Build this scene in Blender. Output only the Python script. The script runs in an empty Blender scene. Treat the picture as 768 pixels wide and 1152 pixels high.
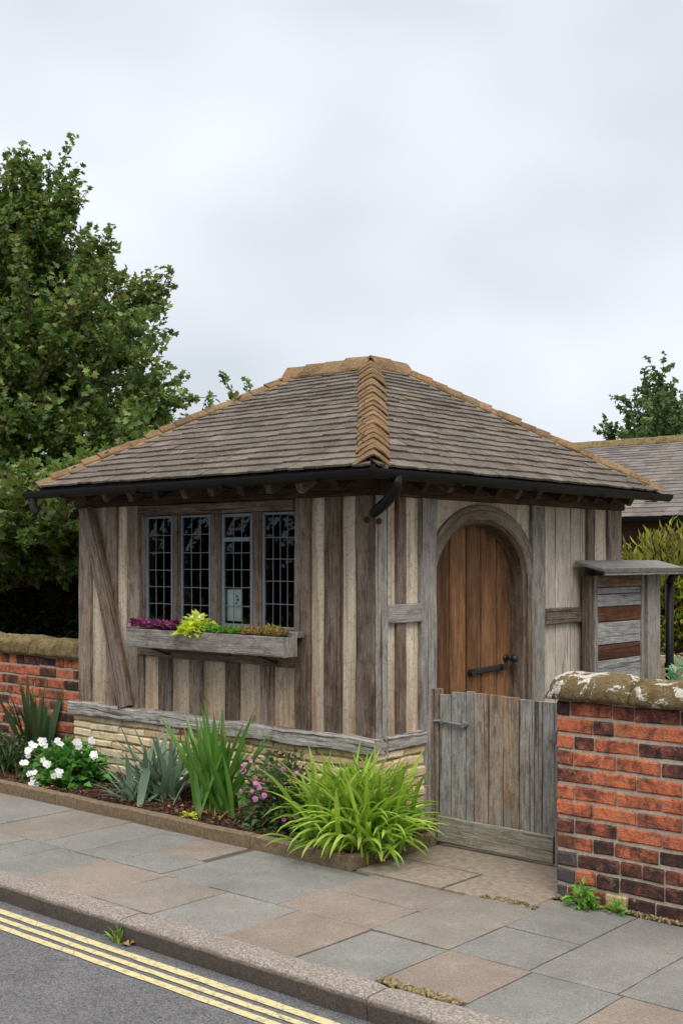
import bpy, math, random
from mathutils import Vector, Matrix, noise

R = math.radians
SC = bpy.context.scene
COL = SC.collection

# ------------------------------------------------------------------ camera
cd = bpy.data.cameras.new("camera")
cam = bpy.data.objects.new("camera", cd)
COL.objects.link(cam)
cam.location = (4.605, -5.60, 1.65)
cam.rotation_euler = (R(90), 0, math.asin(0.6554))
cd.sensor_fit = 'VERTICAL'
cd.sensor_height = 36.0
cd.lens = 36.0 * 1340.0 / 1152.0
cd.shift_y = 54.0 / 1152.0
cd.clip_start = 0.05
cd.clip_end = 4000
SC.camera = cam

# ------------------------------------------------------------------ sky + sun (overcast)
SUN_DIR = Vector((0.62, -0.55, 0.95)).normalized()      # towards the light
wd = bpy.data.worlds.new("World")
SC.world = wd
wd.use_nodes = True
wt = wd.node_tree
wt.nodes.clear()


def wn(t, **k):
    n = wt.nodes.new(t)
    for a, v in k.items():
        setattr(n, a, v)
    return n


sky = wn('ShaderNodeTexSky', sky_type='NISHITA', sun_disc=False)
sky.sun_elevation = math.asin(SUN_DIR.z)
sky.sun_rotation = math.atan2(SUN_DIR.x, SUN_DIR.y)
bg1 = wn('ShaderNodeBackground')
bg1.inputs[1].default_value = 0.07
wt.links.new(sky.outputs[0], bg1.inputs[0])
geo = wn('ShaderNodeTexCoord')
sep = wn('ShaderNodeSeparateXYZ')
wt.links.new(geo.outputs['Generated'], sep.inputs[0])
mp = wn('ShaderNodeMapping')
mp.inputs['Scale'].default_value = (1.0, 1.0, 1.7)
mp.inputs['Location'].default_value = (0.35, 0.1, 0.25)
wt.links.new(geo.outputs['Generated'], mp.inputs[0])
nz = wn('ShaderNodeTexNoise')
nz.inputs['Scale'].default_value = 3.0
nz.inputs['Detail'].default_value = 2.5
nz.inputs['Roughness'].default_value = 0.45
nz.inputs['Distortion'].default_value = 0.1
wt.links.new(mp.outputs[0], nz.inputs['Vector'])
rc = wn('ShaderNodeValToRGB')
rc.color_ramp.elements[0].position = 0.33
rc.color_ramp.elements[0].color = (0.555, 0.60, 0.665, 1)
rc.color_ramp.elements[1].position = 0.66
rc.color_ramp.elements[1].color = (0.83, 0.86, 0.91, 1)
wt.links.new(nz.outputs['Fac'], rc.inputs[0])
mr = wn('ShaderNodeMapRange')                            # an overcast dome is brighter overhead
mr.inputs['From Min'].default_value = 0.42
mr.inputs['From Max'].default_value = 1.0
mr.inputs['To Min'].default_value = 1.05
mr.inputs['To Max'].default_value = 3.0
wt.links.new(sep.outputs['Z'], mr.inputs['Value'])
bg2 = wn('ShaderNodeBackground')
wm = wn('ShaderNodeMapRange')
wm.inputs['From Min'].default_value = 0.4
wm.inputs['From Max'].default_value = 0.8
wt.links.new(sep.outputs['Z'], wm.inputs['Value'])
wc = wn('ShaderNodeMix', data_type='RGBA')
wt.links.new(wm.outputs[0], wc.inputs[0])
wt.links.new(rc.outputs[0], wc.inputs[6])
wc.inputs[7].default_value = (0.80, 0.765, 0.72, 1)
wt.links.new(wc.outputs[2], bg2.inputs[0])
wt.links.new(mr.outputs[0], bg2.inputs[1])
mx = wn('ShaderNodeMixShader')
mx.inputs[0].default_value = 0.93
wt.links.new(bg1.outputs[0], mx.inputs[1])
wt.links.new(bg2.outputs[0], mx.inputs[2])
wo = wn('ShaderNodeOutputWorld')
wt.links.new(mx.outputs[0], wo.inputs[0])

ld = bpy.data.lights.new("sun", 'SUN')
ld.energy = 1.5
ld.angle = R(24)
ld.color = (1.0, 0.96, 0.9)
sun = bpy.data.objects.new("sun", ld)
COL.objects.link(sun)
sun.rotation_euler = SUN_DIR.to_track_quat('Z', 'Y').to_euler()

SC.view_settings.view_transform = 'Standard'
SC.view_settings.look = 'None'
SC.view_settings.exposure = 0.2
SC.view_settings.gamma = 1.0
SC.view_settings.use_curve_mapping = False
SC.render.engine = 'CYCLES'
SC.cycles.max_bounces = 6
SC.cycles.transparent_max_bounces = 8

# ------------------------------------------------------------------ materials


def lin(r, g, b):
    f = lambda c: (c / 255 / 12.92) if c / 255 <= 0.04045 else ((c / 255 + 0.055) / 1.055) ** 2.4
    return (f(r), f(g), f(b), 1.0)


class NT:
    def __init__(s, name):
        s.m = bpy.data.materials.new(name)
        s.m.use_nodes = True
        s.t = s.m.node_tree
        s.t.nodes.clear()
        s.out = s.t.nodes.new('ShaderNodeOutputMaterial')

    def n(s, typ, ins=None, **k):
        n = s.t.nodes.new(typ)
        for a, v in k.items():
            setattr(n, a, v)
        for a, v in (ins or {}).items():
            s.put(n.inputs[a], v)
        return n

    def put(s, sock, v):
        if isinstance(v, bpy.types.NodeSocket):
            s.t.links.new(v, sock)
        else:
            if isinstance(v, (tuple, list)) and len(v) == 3 and sock.type == 'RGBA':
                v = (*v, 1.0)
            sock.default_value = v

    def attr(s, name, out='Vector'):
        return s.n('ShaderNodeAttribute', attribute_name=name).outputs[out]

    def pos(s):
        return s.n('ShaderNodeNewGeometry').outputs['Position']

    def island(s):
        return s.n('ShaderNodeNewGeometry').outputs['Random Per Island']

    def obrand(s):
        return s.n('ShaderNodeObjectInfo').outputs['Random']

    def map(s, vec, scale):
        return s.n('ShaderNodeMapping', {'Vector': vec, 'Scale': scale}).outputs[0]

    def noise(s, vec, scale, detail=4.0, rough=0.55, dist=0.0):
        return s.n('ShaderNodeTexNoise', {'Vector': vec, 'Scale': scale, 'Detail': detail, 'Roughness': rough,
                                          'Distortion': dist}).outputs['Fac']

    def vor(s, vec, scale, feature='F1', out='Distance', rnd=1.0):
        return s.n('ShaderNodeTexVoronoi', {'Vector': vec, 'Scale': scale, 'Randomness': rnd}, feature=feature).outputs[out]

    def ramp(s, fac, stops, interp='LINEAR'):
        n = s.n('ShaderNodeValToRGB', {'Fac': fac})
        cr = n.color_ramp
        cr.interpolation = interp
        while len(cr.elements) < len(stops):
            cr.elements.new(0.5)
        for e, (p, c) in zip(cr.elements, stops):
            e.position = p
            e.color = c if len(c) == 4 else (*c, 1)
        return n.outputs['Color']

    def rng(s, v, a, b, c, d):
        return s.n('ShaderNodeMapRange', {'Value': v, 'From Min': a, 'From Max': b, 'To Min': c, 'To Max': d}).outputs[0]

    def mix(s, f, a, b, mode='MIX'):
        n = s.n('ShaderNodeMix', data_type='RGBA', blend_type=mode)
        s.put(n.inputs[0], f)
        s.put(n.inputs[6], a)
        s.put(n.inputs[7], b)
        return n.outputs[2]

    def math(s, op, a, b=0.0):
        n = s.n('ShaderNodeMath', operation=op)
        s.put(n.inputs[0], a)
        s.put(n.inputs[1], b)
        return n.outputs[0]

    def hsv(s, col, h=0.5, sat=1.0, v=1.0):
        return s.n('ShaderNodeHueSaturation', {'Color': col, 'Hue': h, 'Saturation': sat, 'Value': v}).outputs[0]

    def bump(s, h, strength=0.4, dist=0.01, normal=None):
        ins = {'Height': h, 'Strength': strength, 'Distance': dist}
        if normal is not None:
            ins['Normal'] = normal
        return s.n('ShaderNodeBump', ins).outputs[0]

    def finish(s, col, rough=0.8, normal=None, spec=0.3, metal=0.0):
        b = s.n('ShaderNodeBsdfPrincipled', {'Base Color': col, 'Roughness': rough, 'Metallic': metal,
                                             'Specular IOR Level': spec})
        if normal is not None:
            s.put(b.inputs['Normal'], normal)
        s.t.links.new(b.outputs[0], s.out.inputs[0])
        return s.m


def wood(name, dark, mid, pale, streak=0.5, grey=None, greyamt=0.0, orand=0.25, rough=0.85, stain=None, blotch=0.6, crk=0.36):
    t = NT(name)
    g = t.attr('gco')
    big = t.noise(t.map(g, (9, 9, 1.1)), 1.0, 5, 0.6, 0.4)
    med = t.noise(t.map(g, (42, 42, 2.4)), 1.0, 4, 0.6, 0.6)
    fine = t.noise(t.map(g, (170, 170, 7)), 1.0, 3, 0.6)
    f = t.math('ADD', t.math('MULTIPLY', big, 0.55), t.math('MULTIPLY', med, 0.45))
    c = t.ramp(f, [(0.33, dark), (0.5, mid), (0.66, pale)])
    if grey is not None:
        gm = t.noise(t.map(g, (5, 5, 1.6)), 1.0, 4, 0.6)
        c = t.mix(t.rng(gm, 0.5 - greyamt * 0.3, 0.72 - greyamt * 0.3, 0, 0.85), c, grey)
    if stain is not None:
        sm = t.noise(t.map(g, (14, 14, 3.0)), 1.0, 4, 0.65)
        c = t.mix(t.rng(sm, 0.56, 0.74, 0, 0.7), c, stain)
    c = t.mix(streak, c, t.mix(1.0, c, t.ramp(fine, [(0.3, (0.35,) * 3), (0.62, (1.25,) * 3)]), 'MULTIPLY'))
    # blotchy weathering, pale lichen flecks
    bl = t.noise(t.map(g, (26, 26, 9)), 1.0, 6, 0.72, 0.5)
    c = t.mix(t.rng(bl, 0.5, 0.66, 0, blotch), c, tuple(x * 0.62 for x in dark[:3]))
    c = t.mix(t.rng(bl, 0.44, 0.34, 0, blotch * 0.7), c, tuple(min(1, x * 1.12) for x in pale[:3]))
    sp = t.noise(t.map(g, (120, 120, 60)), 1.0, 4, 0.7)
    c = t.hsv(c, v=t.rng(sp, 0.3, 0.7, 1 - blotch * 0.35, 1 + blotch * 0.35))
    # long drying cracks
    w = t.noise(t.map(g, (60, 60, 0.9)), 1.0, 3, 0.55, 0.5)
    crack = t.ramp(w, [(crk - 0.02, (0, 0, 0)), (crk + 0.015, (1, 1, 1))])
    c = t.mix(t.math('MULTIPLY', t.math('SUBTRACT', 1.0, crack), 0.75), c, tuple(x * 0.35 for x in dark[:3]))
    c = t.hsv(c, v=t.rng(t.obrand(), 0, 1, 1 - orand, 1 + orand))
    h = t.math('ADD', t.math('MULTIPLY', fine, 0.6), t.math('ADD', t.math('ADD', med, t.math('MULTIPLY', bl, 0.7)), t.math('MULTIPLY', crack, 0.9)))
    return t.finish(c, rough, t.bump(h, 0.75, 0.008), 0.2)


M = {}
M['oak'] = wood('weathered_oak', lin(74, 58, 46), lin(124, 105, 89), lin(160, 143, 127), 0.55, lin(144, 135, 127), 0.35, 0.16)
M['oak_grey'] = wood('silvered_oak', lin(84, 76, 70), lin(134, 126, 119), lin(168, 161, 154), 0.55, lin(148, 143, 139), 0.6, 0.12)
M['oak_dark'] = wood('dark_oak', lin(58, 45, 36), lin(102, 86, 73), lin(138, 121, 106), 0.6, lin(128, 118, 109), 0.25, 0.18)
M['oak_sill'] = wood('silvered_sill_oak', lin(70, 66, 62), lin(140, 136, 131), lin(184, 179, 172), 0.75, lin(164, 160, 154), 0.7, 0.05, crk=0.41)
M['oak_eave'] = wood('eave_timber', lin(40, 31, 25), lin(72, 58, 48), lin(98, 82, 68), 0.5, None, 0, 0.2)  # dark brown timber, deepened so its colour carries the shadow under the eaves
M['rafter_end'] = wood('pale_rafter', lin(70, 58, 48), lin(112, 98, 82), lin(136, 122, 104), 0.5, None, 0, 0.25)
M['gate_wood'] = wood('gate_boards', lin(92, 78, 66), lin(138, 130, 120), lin(166, 160, 152), 0.6, lin(142, 142, 140), 0.6, 0.12,
                      stain=lin(118, 82, 52), crk=0.37)
M['gate_rail'] = wood('gate_rail_wood', lin(116, 106, 92), lin(150, 142, 126), lin(174, 168, 154), 0.6, lin(142, 140, 126), 0.5, 0.08)
M['door_wood'] = wood('door_oak', lin(74, 50, 34), lin(124, 88, 60), lin(154, 115, 81), 0.45, None, 0, 0.24, 0.65, blotch=0.4, crk=0.31)
M['door_wood_shade_tint'] = wood('door_oak_shade_tint', lin(66, 45, 31), lin(104, 73, 50), lin(128, 92, 64), 0.45, None, 0, 0.06, 0.65, blotch=0.4, crk=0.31)  # door oak darkened: the shadow on the left planks put into the colour
M['limed_board'] = wood('limewashed_board', lin(150, 138, 122), lin(190, 180, 164), lin(208, 200, 186), 0.45, lin(170, 162, 150), 0.5, 0.13, blotch=0.45, crk=0.36)
M['gate_warm'] = wood('gate_boards_bare', lin(104, 76, 54), lin(148, 128, 106), lin(178, 154, 124), 0.6, lin(140, 138, 134), 0.35, 0.1, stain=lin(166, 122, 76), crk=0.37)
M['cab_grey'] = wood('cupboard_grey_board', lin(112, 110, 106), lin(158, 156, 152), lin(184, 183, 180), 0.6, lin(146, 147, 148), 0.5, 0.08)
M['cab_brown'] = wood('cupboard_brown_board', lin(54, 34, 22), lin(86, 56, 38), lin(112, 76, 52), 0.5, None, 0, 0.12)


def plaster():
    t = NT('limewashed_panel')
    g = t.attr('gco')
    big = t.noise(t.map(g, (6, 6, 1.6)), 1.0, 5, 0.6, 0.3)
    st = t.noise(t.map(g, (44, 44, 1.6)), 1.0, 4, 0.6, 0.2)
    sp = t.noise(g, 34.0, 4, 0.65)
    c = t.ramp(t.math('ADD', t.math('MULTIPLY', big, 0.5), t.math('MULTIPLY', st, 0.5)),
               [(0.32, lin(150, 132, 112)), (0.42, lin(192, 176, 154)), (0.58, lin(212, 200, 182)), (0.74, lin(188, 176, 160))])
    dirt = t.noise(t.map(g, (12, 12, 1.0)), 1.0, 5, 0.7)
    # splash and run-off dirt gathers at the foot of each panel (height along the panel is gco.z, kept in "foot")
    foot = t.attr('foot', 'Fac')
    lowm = t.math('MULTIPLY', t.rng(foot, 0.0, 0.55, 0.75, 0.0), t.rng(dirt, 0.3, 0.6, 0.1, 1.0))
    c = t.mix(lowm, c, lin(140, 104, 74))
    c = t.mix(t.rng(dirt, 0.54, 0.74, 0, 0.8), c, lin(126, 110, 92))
    c = t.mix(t.rng(sp, 0.53, 0.68, 0, 0.6), c, lin(134, 116, 96))
    run = t.noise(t.map(g, (30, 30, 0.8)), 1.0, 5, 0.7)
    c = t.mix(t.rng(run, 0.54, 0.68, 0, 0.55), c, lin(138, 112, 88))
    c = t.hsv(c, v=t.rng(t.noise(g, 110.0, 4, 0.7), 0.3, 0.7, 0.82, 1.15))
    c = t.hsv(c, v=t.rng(t.obrand(), 0, 1, 0.9, 1.07))
    crk = t.vor(t.map(g, (10, 10, 4)), 1.0, 'DISTANCE_TO_EDGE')
    c = t.mix(t.rng(crk, 0.0, 0.016, 0.45, 0), c, lin(110, 92, 74))
    h = t.math('ADD', t.math('MULTIPLY', sp, 0.7), st)
    return t.finish(c, 0.92, t.bump(h, 0.6, 0.008), 0.15)


M['plaster'] = plaster()


def stone_plinth():
    t = NT('honey_stone')
    p = t.pos()
    r = t.island()
    a = t.noise(p, 14, 5, 0.65)
    b = t.noise(p, 60, 4, 0.7)
    c = t.ramp(r, [(0.0, lin(196, 174, 136)), (0.5, lin(212, 192, 156)), (1.0, lin(222, 208, 178))])
    c = t.mix(t.rng(a, 0.5, 0.72, 0, 0.75), c, lin(150, 118, 80))
    c = t.mix(t.rng(b, 0.6, 0.75, 0, 0.45), c, lin(228, 216, 190))
    return t.finish(c, 0.95, t.bump(t.math('ADD', a, t.math('MULTIPLY', b, 0.6)), 0.6, 0.012), 0.1)


M['stone'] = stone_plinth()


def simple(name, col, rough=0.8, nscale=30, amp=0.25, bump=0.2, spec=0.3, metal=0.0, island=0.0):
    t = NT(name)
    p = t.pos()
    n = t.noise(p, nscale, 5, 0.6)
    v = t.rng(n, 0.3, 0.7, 1 - amp, 1 + amp)
    if island:
        v = t.math('MULTIPLY', v, t.rng(t.island(), 0, 1, 1 - island, 1 + island))
    c = t.hsv(col, v=v)
    return t.finish(c, rough, t.bump(n, bump, 0.004), spec, metal)


M['mortar'] = simple('lime_mortar', lin(166, 154, 138), 0.95, 60, 0.3, 0.5)
M['mortar_tan'] = simple('plinth_joint', lin(160, 134, 98), 0.95, 60, 0.3, 0.5)
M['mortar_pale'] = simple('hip_bedding_mortar', lin(138, 124, 104), 0.95, 30, 0.25, 0.4)
M['black_metal'] = simple('black_gutter_paint', lin(14, 15, 17), 0.5, 18, 0.3, 0.15, 0.25)
M['iron'] = simple('black_iron', lin(28, 28, 30), 0.5, 60, 0.3, 0.4, 0.5)
M['latch'] = simple('grey_iron', lin(120, 120, 122), 0.5, 60, 0.3, 0.3, 0.5, 0.3)
M['rust'] = simple('rusty_iron', lin(74, 46, 34), 0.8, 50, 0.4, 0.4)
M['lead'] = simple('lead_came', lin(96, 104, 110), 0.55, 40, 0.2, 0.2, 0.4)
M['frame_blue'] = simple('window_frame_iron', lin(106, 117, 126), 0.6, 40, 0.2, 0.2, 0.3)
M['inside'] = simple('interior_wall', lin(70, 64, 58), 0.9, 8, 0.25, 0.1)
M['deck'] = simple('roof_underside', lin(52, 44, 38), 0.9, 20, 0.3, 0.2)
M['dark_wall'] = simple('dark_brick', lin(84, 66, 54), 0.9, 10, 0.3, 0.2)  # even dark brown wall colour
M['bark'] = simple('tree_bark', lin(82, 70, 58), 0.95, 18, 0.4, 0.8)
M['stem'] = simple('plant_stem', lin(84, 82, 52), 0.8, 40, 0.3, 0.2)
M['dry'] = simple('dry_leaf', lin(150, 118, 80), 0.9, 40, 0.3, 0.2, 0.2, 0, 0.3)
M['paper'] = simple('paper_white', lin(244, 246, 246), 0.8, 20, 0.05, 0.0)
M['paper_print'] = simple('printed_grey', lin(120, 130, 140), 0.8, 90, 0.5, 0.0)
M['slate_slab'] = simple('slate_cover', lin(112, 110, 108), 0.8, 24, 0.3, 0.5)


def glass():
    t = NT('old_window_glass')
    p = t.pos()
    n = t.noise(p, 9, 2, 0.5)
    nm = t.bump(n, 0.3, 0.02)
    gl = t.n('ShaderNodeBsdfGlossy', {'Color': (0.9, 0.95, 1.0, 1), 'Roughness': 0.03, 'Normal': nm})
    tr = t.n('ShaderNodeBsdfTransparent', {'Color': (0.72, 0.78, 0.78, 1)})
    fr = t.n('ShaderNodeFresnel', {'IOR': 1.36, 'Normal': nm})
    m = t.n('ShaderNodeMixShader', {0: fr.outputs[0], 1: tr.outputs[0], 2: gl.outputs[0]})
    t.t.links.new(m.outputs[0], t.out.inputs[0])
    return t.m


M['glass'] = glass()


def slate_roof(name, cols, lich=0.35, blue=False):
    t = NT(name)
    p = t.pos()
    r = t.island()
    c = t.ramp(r, [(i / (len(cols) - 1), cc) for i, cc in enumerate(cols)])
    a = t.noise(p, 9, 6, 0.7)
    b = t.noise(p, 45, 5, 0.7)
    c = t.mix(t.rng(a, 0.5, 0.7, 0, 0.55), c, lin(104, 92, 80))
    c = t.mix(t.rng(b, 0.58, 0.72, 0, lich), c, lin(182, 174, 158))
    big = t.noise(p, 2.2, 4, 0.6)
    c = t.mix(t.rng(big, 0.5, 0.7, 0, 0.5), c, lin(126, 116, 98))
    c = t.mix(t.rng(t.noise(p, 3.4, 5, 0.65), 0.52, 0.66, 0, 0.5), c, lin(84, 82, 78))
    c = t.mix(t.rng(t.noise(p, 5.0, 5, 0.7), 0.54, 0.7, 0, 0.6), c, lin(70, 62, 54))
    c = t.mix(t.rng(t.noise(p, 22, 5, 0.7), 0.6, 0.7, 0, 0.5), c, lin(96, 96, 66))
    sp = t.noise(p, 110, 3, 0.6)
    c = t.hsv(c, v=t.rng(sp, 0.3, 0.7, 0.68, 1.32))
    return t.finish(c, 0.88, t.bump(t.math('ADD', b, t.math('MULTIPLY', sp, 0.5)), 0.6, 0.01), 0.2)


M['slate'] = slate_roof('stone_slate', [lin(84, 76, 70), lin(98, 90, 83), lin(106, 99, 92), lin(90, 81, 74), lin(118, 111, 104)], 0.7)
M['slate_far'] = slate_roof('grey_slate', [lin(92, 88, 88), lin(110, 104, 102), lin(120, 114, 112)], 0.2)


def terracotta():
    t = NT('lichened_terracotta')
    p = t.pos()
    r = t.island()
    c = t.ramp(r, [(0, lin(92, 74, 58)), (0.35, lin(130, 99, 68)), (0.7, lin(110, 90, 70)), (1, lin(140, 116, 86))])
    a = t.noise(p, 28, 5, 0.7)
    b = t.noise(p, 75, 5, 0.7)
    c = t.mix(t.rng(a, 0.46, 0.64, 0, 0.85), c, lin(108, 90, 66))
    c = t.mix(t.rng(b, 0.55, 0.66, 0, 0.7), c, lin(186, 164, 124))
    c = t.mix(t.rng(t.noise(p, 7, 5, 0.7), 0.5, 0.64, 0, 0.75), c, lin(86, 74, 52))
    c = t.mix(t.rng(t.noise(p, 16, 5, 0.7), 0.55, 0.66, 0, 0.55), c, lin(160, 110, 60))
    return t.finish(c, 0.92, t.bump(t.math('ADD', a, b), 0.6, 0.01), 0.15)


M['terracotta'] = terracotta()


def brick():
    t = NT('old_brick')
    p = t.pos()
    tone = t.attr('tone', 'Fac')          # 0 = burnt purple-brown brick ... 1 = bright orange brick
    hue = t.attr('hue', 'Fac')
    n1 = t.noise(p, 15, 5, 0.7, 0.3)
    n2 = t.noise(p, 45, 5, 0.7)
    n3 = t.noise(p, 150, 3, 0.6)
    f = t.math('ADD', tone, t.rng(n1, 0.25, 0.75, -0.55, 0.55))
    c = t.ramp(f, [(0.05, lin(62, 50, 50)), (0.3, lin(96, 60, 52)), (0.55, lin(148, 80, 56)), (0.74, lin(190, 98, 56)), (1.0, lin(206, 112, 64))])
    c = t.mix(t.rng(hue, 0.8, 0.82, 0, 1), c, lin(84, 80, 82))
    c = t.mix(t.rng(hue, 0.93, 0.95, 0, 1), c, lin(196, 168, 122))
    c = t.mix(t.rng(n2, 0.56, 0.7, 0, 0.5), c, lin(70, 46, 40))
    c = t.mix(t.rng(t.noise(p, 24, 5, 0.7), 0.62, 0.74, 0, 0.55), c, lin(196, 164, 146))
    soot = t.noise(p, 3.2, 5, 0.65)
    c = t.mix(t.rng(soot, 0.5, 0.72, 0, 0.5), c, lin(84, 64, 58))
    salt = t.noise(p, 13, 5, 0.75, 0.6)
    c = t.mix(t.rng(salt, 0.58, 0.7, 0, 0.4), c, lin(176, 156, 142))
    c = t.hsv(c, sat=0.92, v=t.rng(n3, 0.3, 0.7, 0.72, 1.25))
    return t.finish(c, 0.92, t.bump(t.math('ADD', t.math('ADD', n2, n1), t.math('MULTIPLY', n3, 0.6)), 0.9, 0.012), 0.12)


M['brick'] = brick()


def coping(name, base, moss, white, wamt):
    t = NT(name)
    p = t.pos()
    a = t.noise(p, 9, 6, 0.65, 0.4)
    b = t.noise(p, 40, 5, 0.7)
    v = t.noise(p, 7.5, 5, 0.62, 0.9)
    w = t.noise(p, 26, 4, 0.65, 0.6)
    c = t.mix(t.rng(b, 0.35, 0.65, 0, 1), base, moss)
    c = t.mix(t.rng(a, 0.48, 0.6, 0, 0.8), c, lin(92, 74, 44))
    edge = t.math('ADD', t.math('MULTIPLY', v, 0.65), t.math('MULTIPLY', w, 0.35))
    c = t.mix(t.rng(edge, wamt, wamt + 0.025, 0, 0.9), c, t.mix(t.rng(b, 0.4, 0.6, 0, 1), white, lin(160, 158, 148)))
    sp = t.noise(p, 130, 3, 0.6)
    c = t.hsv(c, v=t.rng(sp, 0.3, 0.7, 0.68, 1.3))
    return t.finish(c, 0.95, t.bump(t.math('ADD', b, t.math('MULTIPLY', sp, 0.6)), 0.8, 0.012), 0.1)


M['coping'] = coping('lichened_coping', lin(94, 80, 56), lin(120, 106, 80), lin(204, 202, 192), 0.522)
M['coping_far'] = coping('mossy_coping', lin(104, 92, 64), lin(132, 120, 90), lin(150, 142, 116), 0.62)


def asphalt():
    t = NT('asphalt')
    p = t.pos()
    n = t.noise(p, 190, 4, 0.75)
    v = t.vor(p, 130, 'F1', 'Color')
    big = t.noise(p, 1.6, 4, 0.6)
    c = t.ramp(n, [(0.3, lin(66, 66, 69)), (0.52, lin(98, 98, 101)), (0.75, lin(142, 142, 144))])
    bw = t.n('ShaderNodeSeparateColor', {0: v}).outputs[0]
    oil = t.noise(p, 4.5, 5, 0.7)
    c = t.mix(t.rng(oil, 0.56, 0.72, 0, 0.45), c, lin(62, 61, 61))
    c = t.hsv(c, v=t.math('MULTIPLY', t.rng(bw, 0, 1, 0.6, 1.4), t.rng(big, 0.3, 0.7, 0.85, 1.15)))
    return t.finish(c, 0.9, t.bump(t.math('ADD', n, bw), 0.6, 0.006), 0.2)


M['asphalt'] = asphalt()


def paint():
    t = NT('yellow_road_paint')
    p = t.pos()
    n = t.noise(p, 120, 4, 0.7)
    m = t.noise(p, 30, 5, 0.7)
    c = t.ramp(n, [(0.3, lin(178, 166, 122)), (0.6, lin(206, 195, 150))])
    c = t.mix(t.rng(m, 0.52, 0.64, 0, 0.75), c, lin(140, 132, 108))
    c = t.mix(t.rng(n, 0.57, 0.63, 0, 0.75), c, lin(100, 100, 100))
    ck = t.vor(p, 7.0, 'DISTANCE_TO_EDGE')
    c = t.mix(t.rng(ck, 0.0, 0.02, 0.6, 0), c, lin(96, 94, 90))
    return t.finish(c, 0.8, t.bump(n, 0.4, 0.004), 0.2)


M['paint'] = paint()


def flagstone():
    t = NT('flagstone')
    p = t.pos()
    tone = t.attr('tone', 'Fac')
    n = t.noise(p, 7, 6, 0.65)
    f = t.noise(p, 130, 4, 0.7)
    ff = t.noise(p, 38, 5, 0.75)
    c = t.ramp(tone, [(0.0, lin(119, 119, 117)), (0.45, lin(131, 129, 125)), (0.55, lin(129, 122, 114)), (1.0, lin(133, 121, 111))])
    c = t.mix(t.rng(n, 0.5, 0.72, 0, 0.4), c, lin(150, 144, 136))
    c = t.mix(t.rng(ff, 0.52, 0.7, 0, 0.45), c, lin(90, 87, 82))
    gum = t.vor(t.map(p, (1, 1, 0)), 3.1, 'F1', 'Distance')
    c = t.mix(t.rng(gum, 0.028, 0.05, 0.5, 0), c, lin(84, 82, 78))
    dm = t.noise(p, 1.3, 5, 0.65)
    c = t.hsv(c, v=t.rng(dm, 0.35, 0.65, 1.1, 0.82))
    # fine speckle over all the slabs
    c = t.hsv(c, v=t.math('MULTIPLY', t.rng(f, 0.32, 0.68, 0.74, 1.26), t.rng(t.noise(p, 260, 2, 0.6), 0.35, 0.65, 0.86, 1.14)))
    return t.finish(c, 0.85, t.bump(t.math('ADD', t.math('MULTIPLY', ff, 1.3), f), 0.5, 0.006), 0.2)


M['flag'] = flagstone()
M['joint'] = simple('paving_joint', lin(84, 80, 72), 0.95, 90, 0.4, 0.5)
M['threshold'] = simple('worn_threshold_stone', lin(134, 123, 110), 0.9, 26, 0.3, 0.5)


def granite():
    t = NT('granite_kerb')
    p = t.pos()
    v = t.n('ShaderNodeSeparateColor', {0: t.vor(p, 150, 'F1', 'Color')}).outputs[0]
    n = t.noise(p, 60, 5, 0.7)
    c = t.ramp(v, [(0, lin(104, 96, 91)), (0.5, lin(132, 123, 117)), (1, lin(158, 149, 142))])
    c = t.hsv(c, v=t.rng(n, 0.3, 0.7, 0.8, 1.2))
    big = t.noise(p, 5, 4, 0.6)
    c = t.mix(t.rng(big, 0.52, 0.7, 0, 0.5), c, lin(122, 116, 106))
    # the riser is darker below the arris
    z = t.n('ShaderNodeSeparateXYZ', {0: p}).outputs[2]
    c = t.mix(t.rng(z, -0.03, -0.012, 0.75, 0.0), c, lin(64, 56, 52))
    return t.finish(c, 0.85, t.bump(t.math('ADD', n, v), 0.45, 0.005), 0.25)


M['granite'] = granite()
M['edging'] = simple('bed_edging_concrete', lin(118, 102, 82), 0.95, 40, 0.35, 0.6)
M['soil'] = simple('bed_soil', lin(58, 44, 36), 0.98, 60, 0.5, 0.9)
M['mulch'] = simple('bark_mulch', lin(84, 62, 50), 0.95, 60, 0.4, 0.5, 0.2, 0, 0.5)
M['gravel'] = simple('joint_gravel', lin(126, 112, 84), 0.95, 60, 0.4, 0.5, 0.2, 0, 0.4)
M['ground'] = simple('yard_ground', lin(104, 98, 82), 0.98, 6, 0.35, 0.6)


def leafmat(name, cols, trans=0.35, gloss=0.3, rough=0.45, tips=0.0):
    t = NT(name)
    r = t.island()
    p = t.pos()
    c = t.ramp(r, [(i / (len(cols) - 1), cc) for i, cc in enumerate(cols)])
    n = t.noise(p, 2.3, 3, 0.6)
    c = t.hsv(c, h=t.rng(n, 0.3, 0.7, 0.485, 0.515), v=t.rng(n, 0.3, 0.7, 0.75, 1.3))
    if tips:
        # withered brown tips on some blades, pale sheath at the foot
        tp = t.attr('along', 'Fac')
        start = t.rng(r, 0.0, 1.0, 1.0 - tips, 1.06)
        m_ = t.n('ShaderNodeMapRange', {'Value': tp, 'From Min': start, 'From Max': t.math('ADD', start, 0.08), 'To Min': 0.0, 'To Max': 0.9}).outputs[0]
        c = t.mix(m_, c, lin(150, 120, 76))
        c = t.mix(t.rng(tp, 0.0, 0.16, 0.45, 0.0), c, lin(176, 176, 120))
    b = t.n('ShaderNodeBsdfPrincipled', {'Base Color': c, 'Roughness': rough, 'Specular IOR Level': gloss})
    tr = t.n('ShaderNodeBsdfTranslucent', {'Color': t.hsv(c, h=0.485, v=1.3)})
    m = t.n('ShaderNodeMixShader', {0: trans, 1: b.outputs[0], 2: tr.outputs[0]})
    t.t.links.new(m.outputs[0], t.out.inputs[0])
    return t.m


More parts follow.
